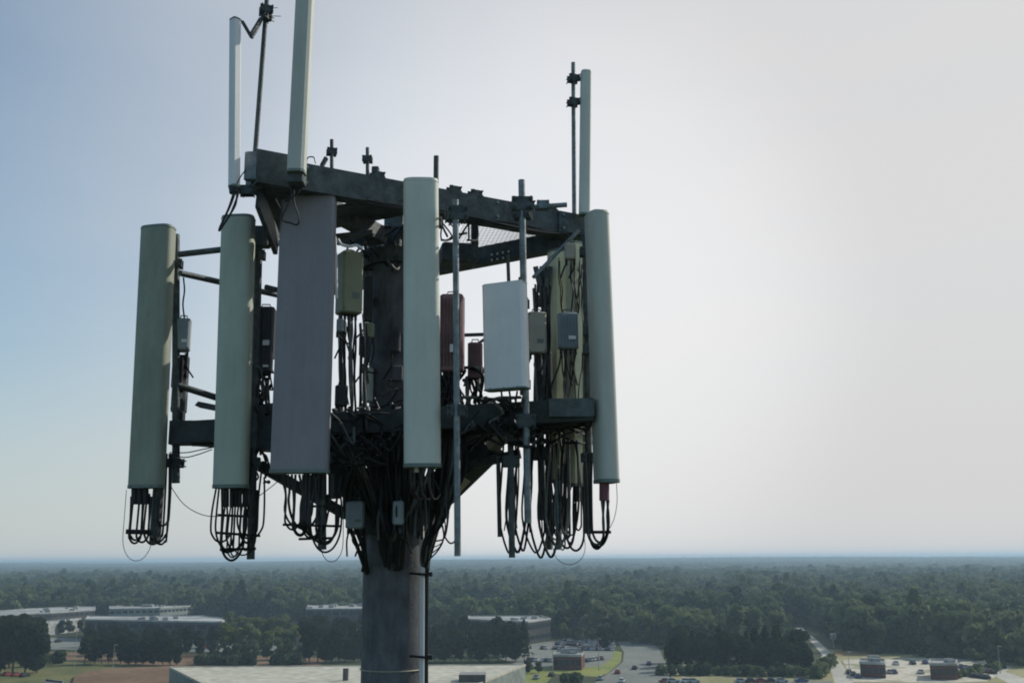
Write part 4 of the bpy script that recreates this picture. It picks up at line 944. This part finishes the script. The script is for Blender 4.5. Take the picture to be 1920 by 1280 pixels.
# ------------------------------------------------ forest to the horizon (one mass)
FR = [(-900, 740), (0, 760), (180, 770), (400, 775), (560, 720), (700, 700), (860, 585), (1040, 565), (1150, 520), (1245, 500), (1300, 478), (1500, 520), (1545, 462), (1640, 452), (1740, 428), (1830, 410), (1900, 392), (2100, 385), (3000, 380)]
def front(px): return float(np.interp(px, [a for a, b in FR], [b for a, b in FR]))
protos = bpy.data.collections.new('forest_tree_kinds')
for i in range(3):
    for nm, k, h, wd, mt in (('forest_tree', 'b', 18, 11, 'leaf'), ('forest_tree', 'b', 19, 10, 'leaf'), ('forest_tree', 'pine' if i == 0 else 'b', 19, 9, 'leaf')):
        me = crown_mesh(nm, k, h, wd, 620, .95, mt, .08, 70+i*3+len(mt)); o = bpy.data.objects.new(nm, me); protos.objects.link(o)
pts = []; sc = []
d = 380.0
while d < 12200:
    step = 7.0 if d < 1000 else 7.0*(d/1000)**1.0
    hw_ = d*(.95 if d < 3000 else .75); n = int(2*hw_/step)
    for i in range(n):
        x = -hw_+2*hw_*(i+rnd.random())/n; y = d+J(step*.6)
        px = 960+x/max(1, y)*F*1.02
        if y < front(px)+J(6): continue
        a, b = G(1560, 1224), G(1494, 1172)        # slot for the road
        t = ((x-a.x)*(b.x-a.x)+(y-a.y)*(b.y-a.y))/((b-a).length**2)
        if -.1 < t < 1.05:
            q = lerp(a, b, t)
            if math.hypot(q.x-x, q.y-y) < 9: continue
        k = (.85+.35*rnd.random())*(1+.18*math.sin(x/60+y/90)*math.sin(x/37-y/53))
        if y > 900: k *= 1
        pts.append((x, y, relief(x, y)-1.0)); k = k*rnd.choice((.75, .9, 1, 1, 1.1, 1.3)) if y < 2200 else .8+.25*rnd.random(); sc.append((k*max(1, step/7.5)*.88, k*max(1, step/7.5)*.88, k*(.80 if y < 3000 else .95)))
    d += step*.86
me = bpy.data.meshes.new('forest'); me.from_pydata(pts, [], [])
at = me.attributes.new('sc', 'FLOAT_VECTOR', 'POINT'); at.data.foreach_set('vector', np.array(sc, dtype=np.float32).ravel())
fo = bpy.data.objects.new('forest', me); COL.objects.link(fo); tag(fo, 'dense green woodland stretching to the hazy horizon', 'forest', kind='stuff')
ng = bpy.data.node_groups.new('forest_scatter', 'GeometryNodeTree')
ng.interface.new_socket('Geometry', in_out='INPUT', socket_type='NodeSocketGeometry'); ng.interface.new_socket('Geometry', in_out='OUTPUT', socket_type='NodeSocketGeometry')
N = ng.nodes; gi, go = N.new('NodeGroupInput'), N.new('NodeGroupOutput')
m2p = N.new('GeometryNodeMeshToPoints'); iop = N.new('GeometryNodeInstanceOnPoints'); ci = N.new('GeometryNodeCollectionInfo'); ci.inputs[0].default_value = protos; ci.inputs[1].default_value = True; ci.inputs[2].default_value = True
iop.inputs['Pick Instance'].default_value = True
rv = N.new('FunctionNodeRandomValue'); rv.data_type = 'FLOAT'; rv.inputs[3].default_value = 6.283
cx = N.new('ShaderNodeCombineXYZ'); na = N.new('GeometryNodeInputNamedAttribute'); na.data_type = 'FLOAT_VECTOR'; na.inputs[0].default_value = 'sc'
K = ng.links; K.new(gi.outputs[0], m2p.inputs[0]); K.new(m2p.outputs[0], iop.inputs['Points']); K.new(ci.outputs[0], iop.inputs['Instance'])
K.new(rv.outputs[1], cx.inputs[2]); K.new(cx.outputs[0], iop.inputs['Rotation']); K.new(na.outputs[0], iop.inputs['Scale']); K.new(iop.outputs[0], go.inputs[0])
md = fo.modifiers.new('scatter', 'NODES'); md.node_group = ng
print('forest points', len(pts))

# ------------------------------------------------ haze
HZ = MB(); HZ.box(V((0, 6000, 27)), 29500, 13400, 58)
hz = HZ.build('haze', M['black'], smooth=False); hz.data.materials.clear(); tag(hz, kind='stuff', label='pale summer haze over the land')
hm = bpy.data.materials.new('haze_air'); hm.use_nodes = True; n = hm.node_tree
for x in list(n.nodes): n.nodes.remove(x)
out = n.nodes.new('ShaderNodeOutputMaterial'); pv = n.nodes.new('ShaderNodeVolumePrincipled'); pv.inputs['Density'].default_value = HAZE_D
pv.inputs['Color'].default_value = (.58, .79, .97, 1); pv.inputs['Anisotropy'].default_value = .2
n.links.new(pv.outputs[0], out.inputs['Volume']); hz.data.materials.append(hm)
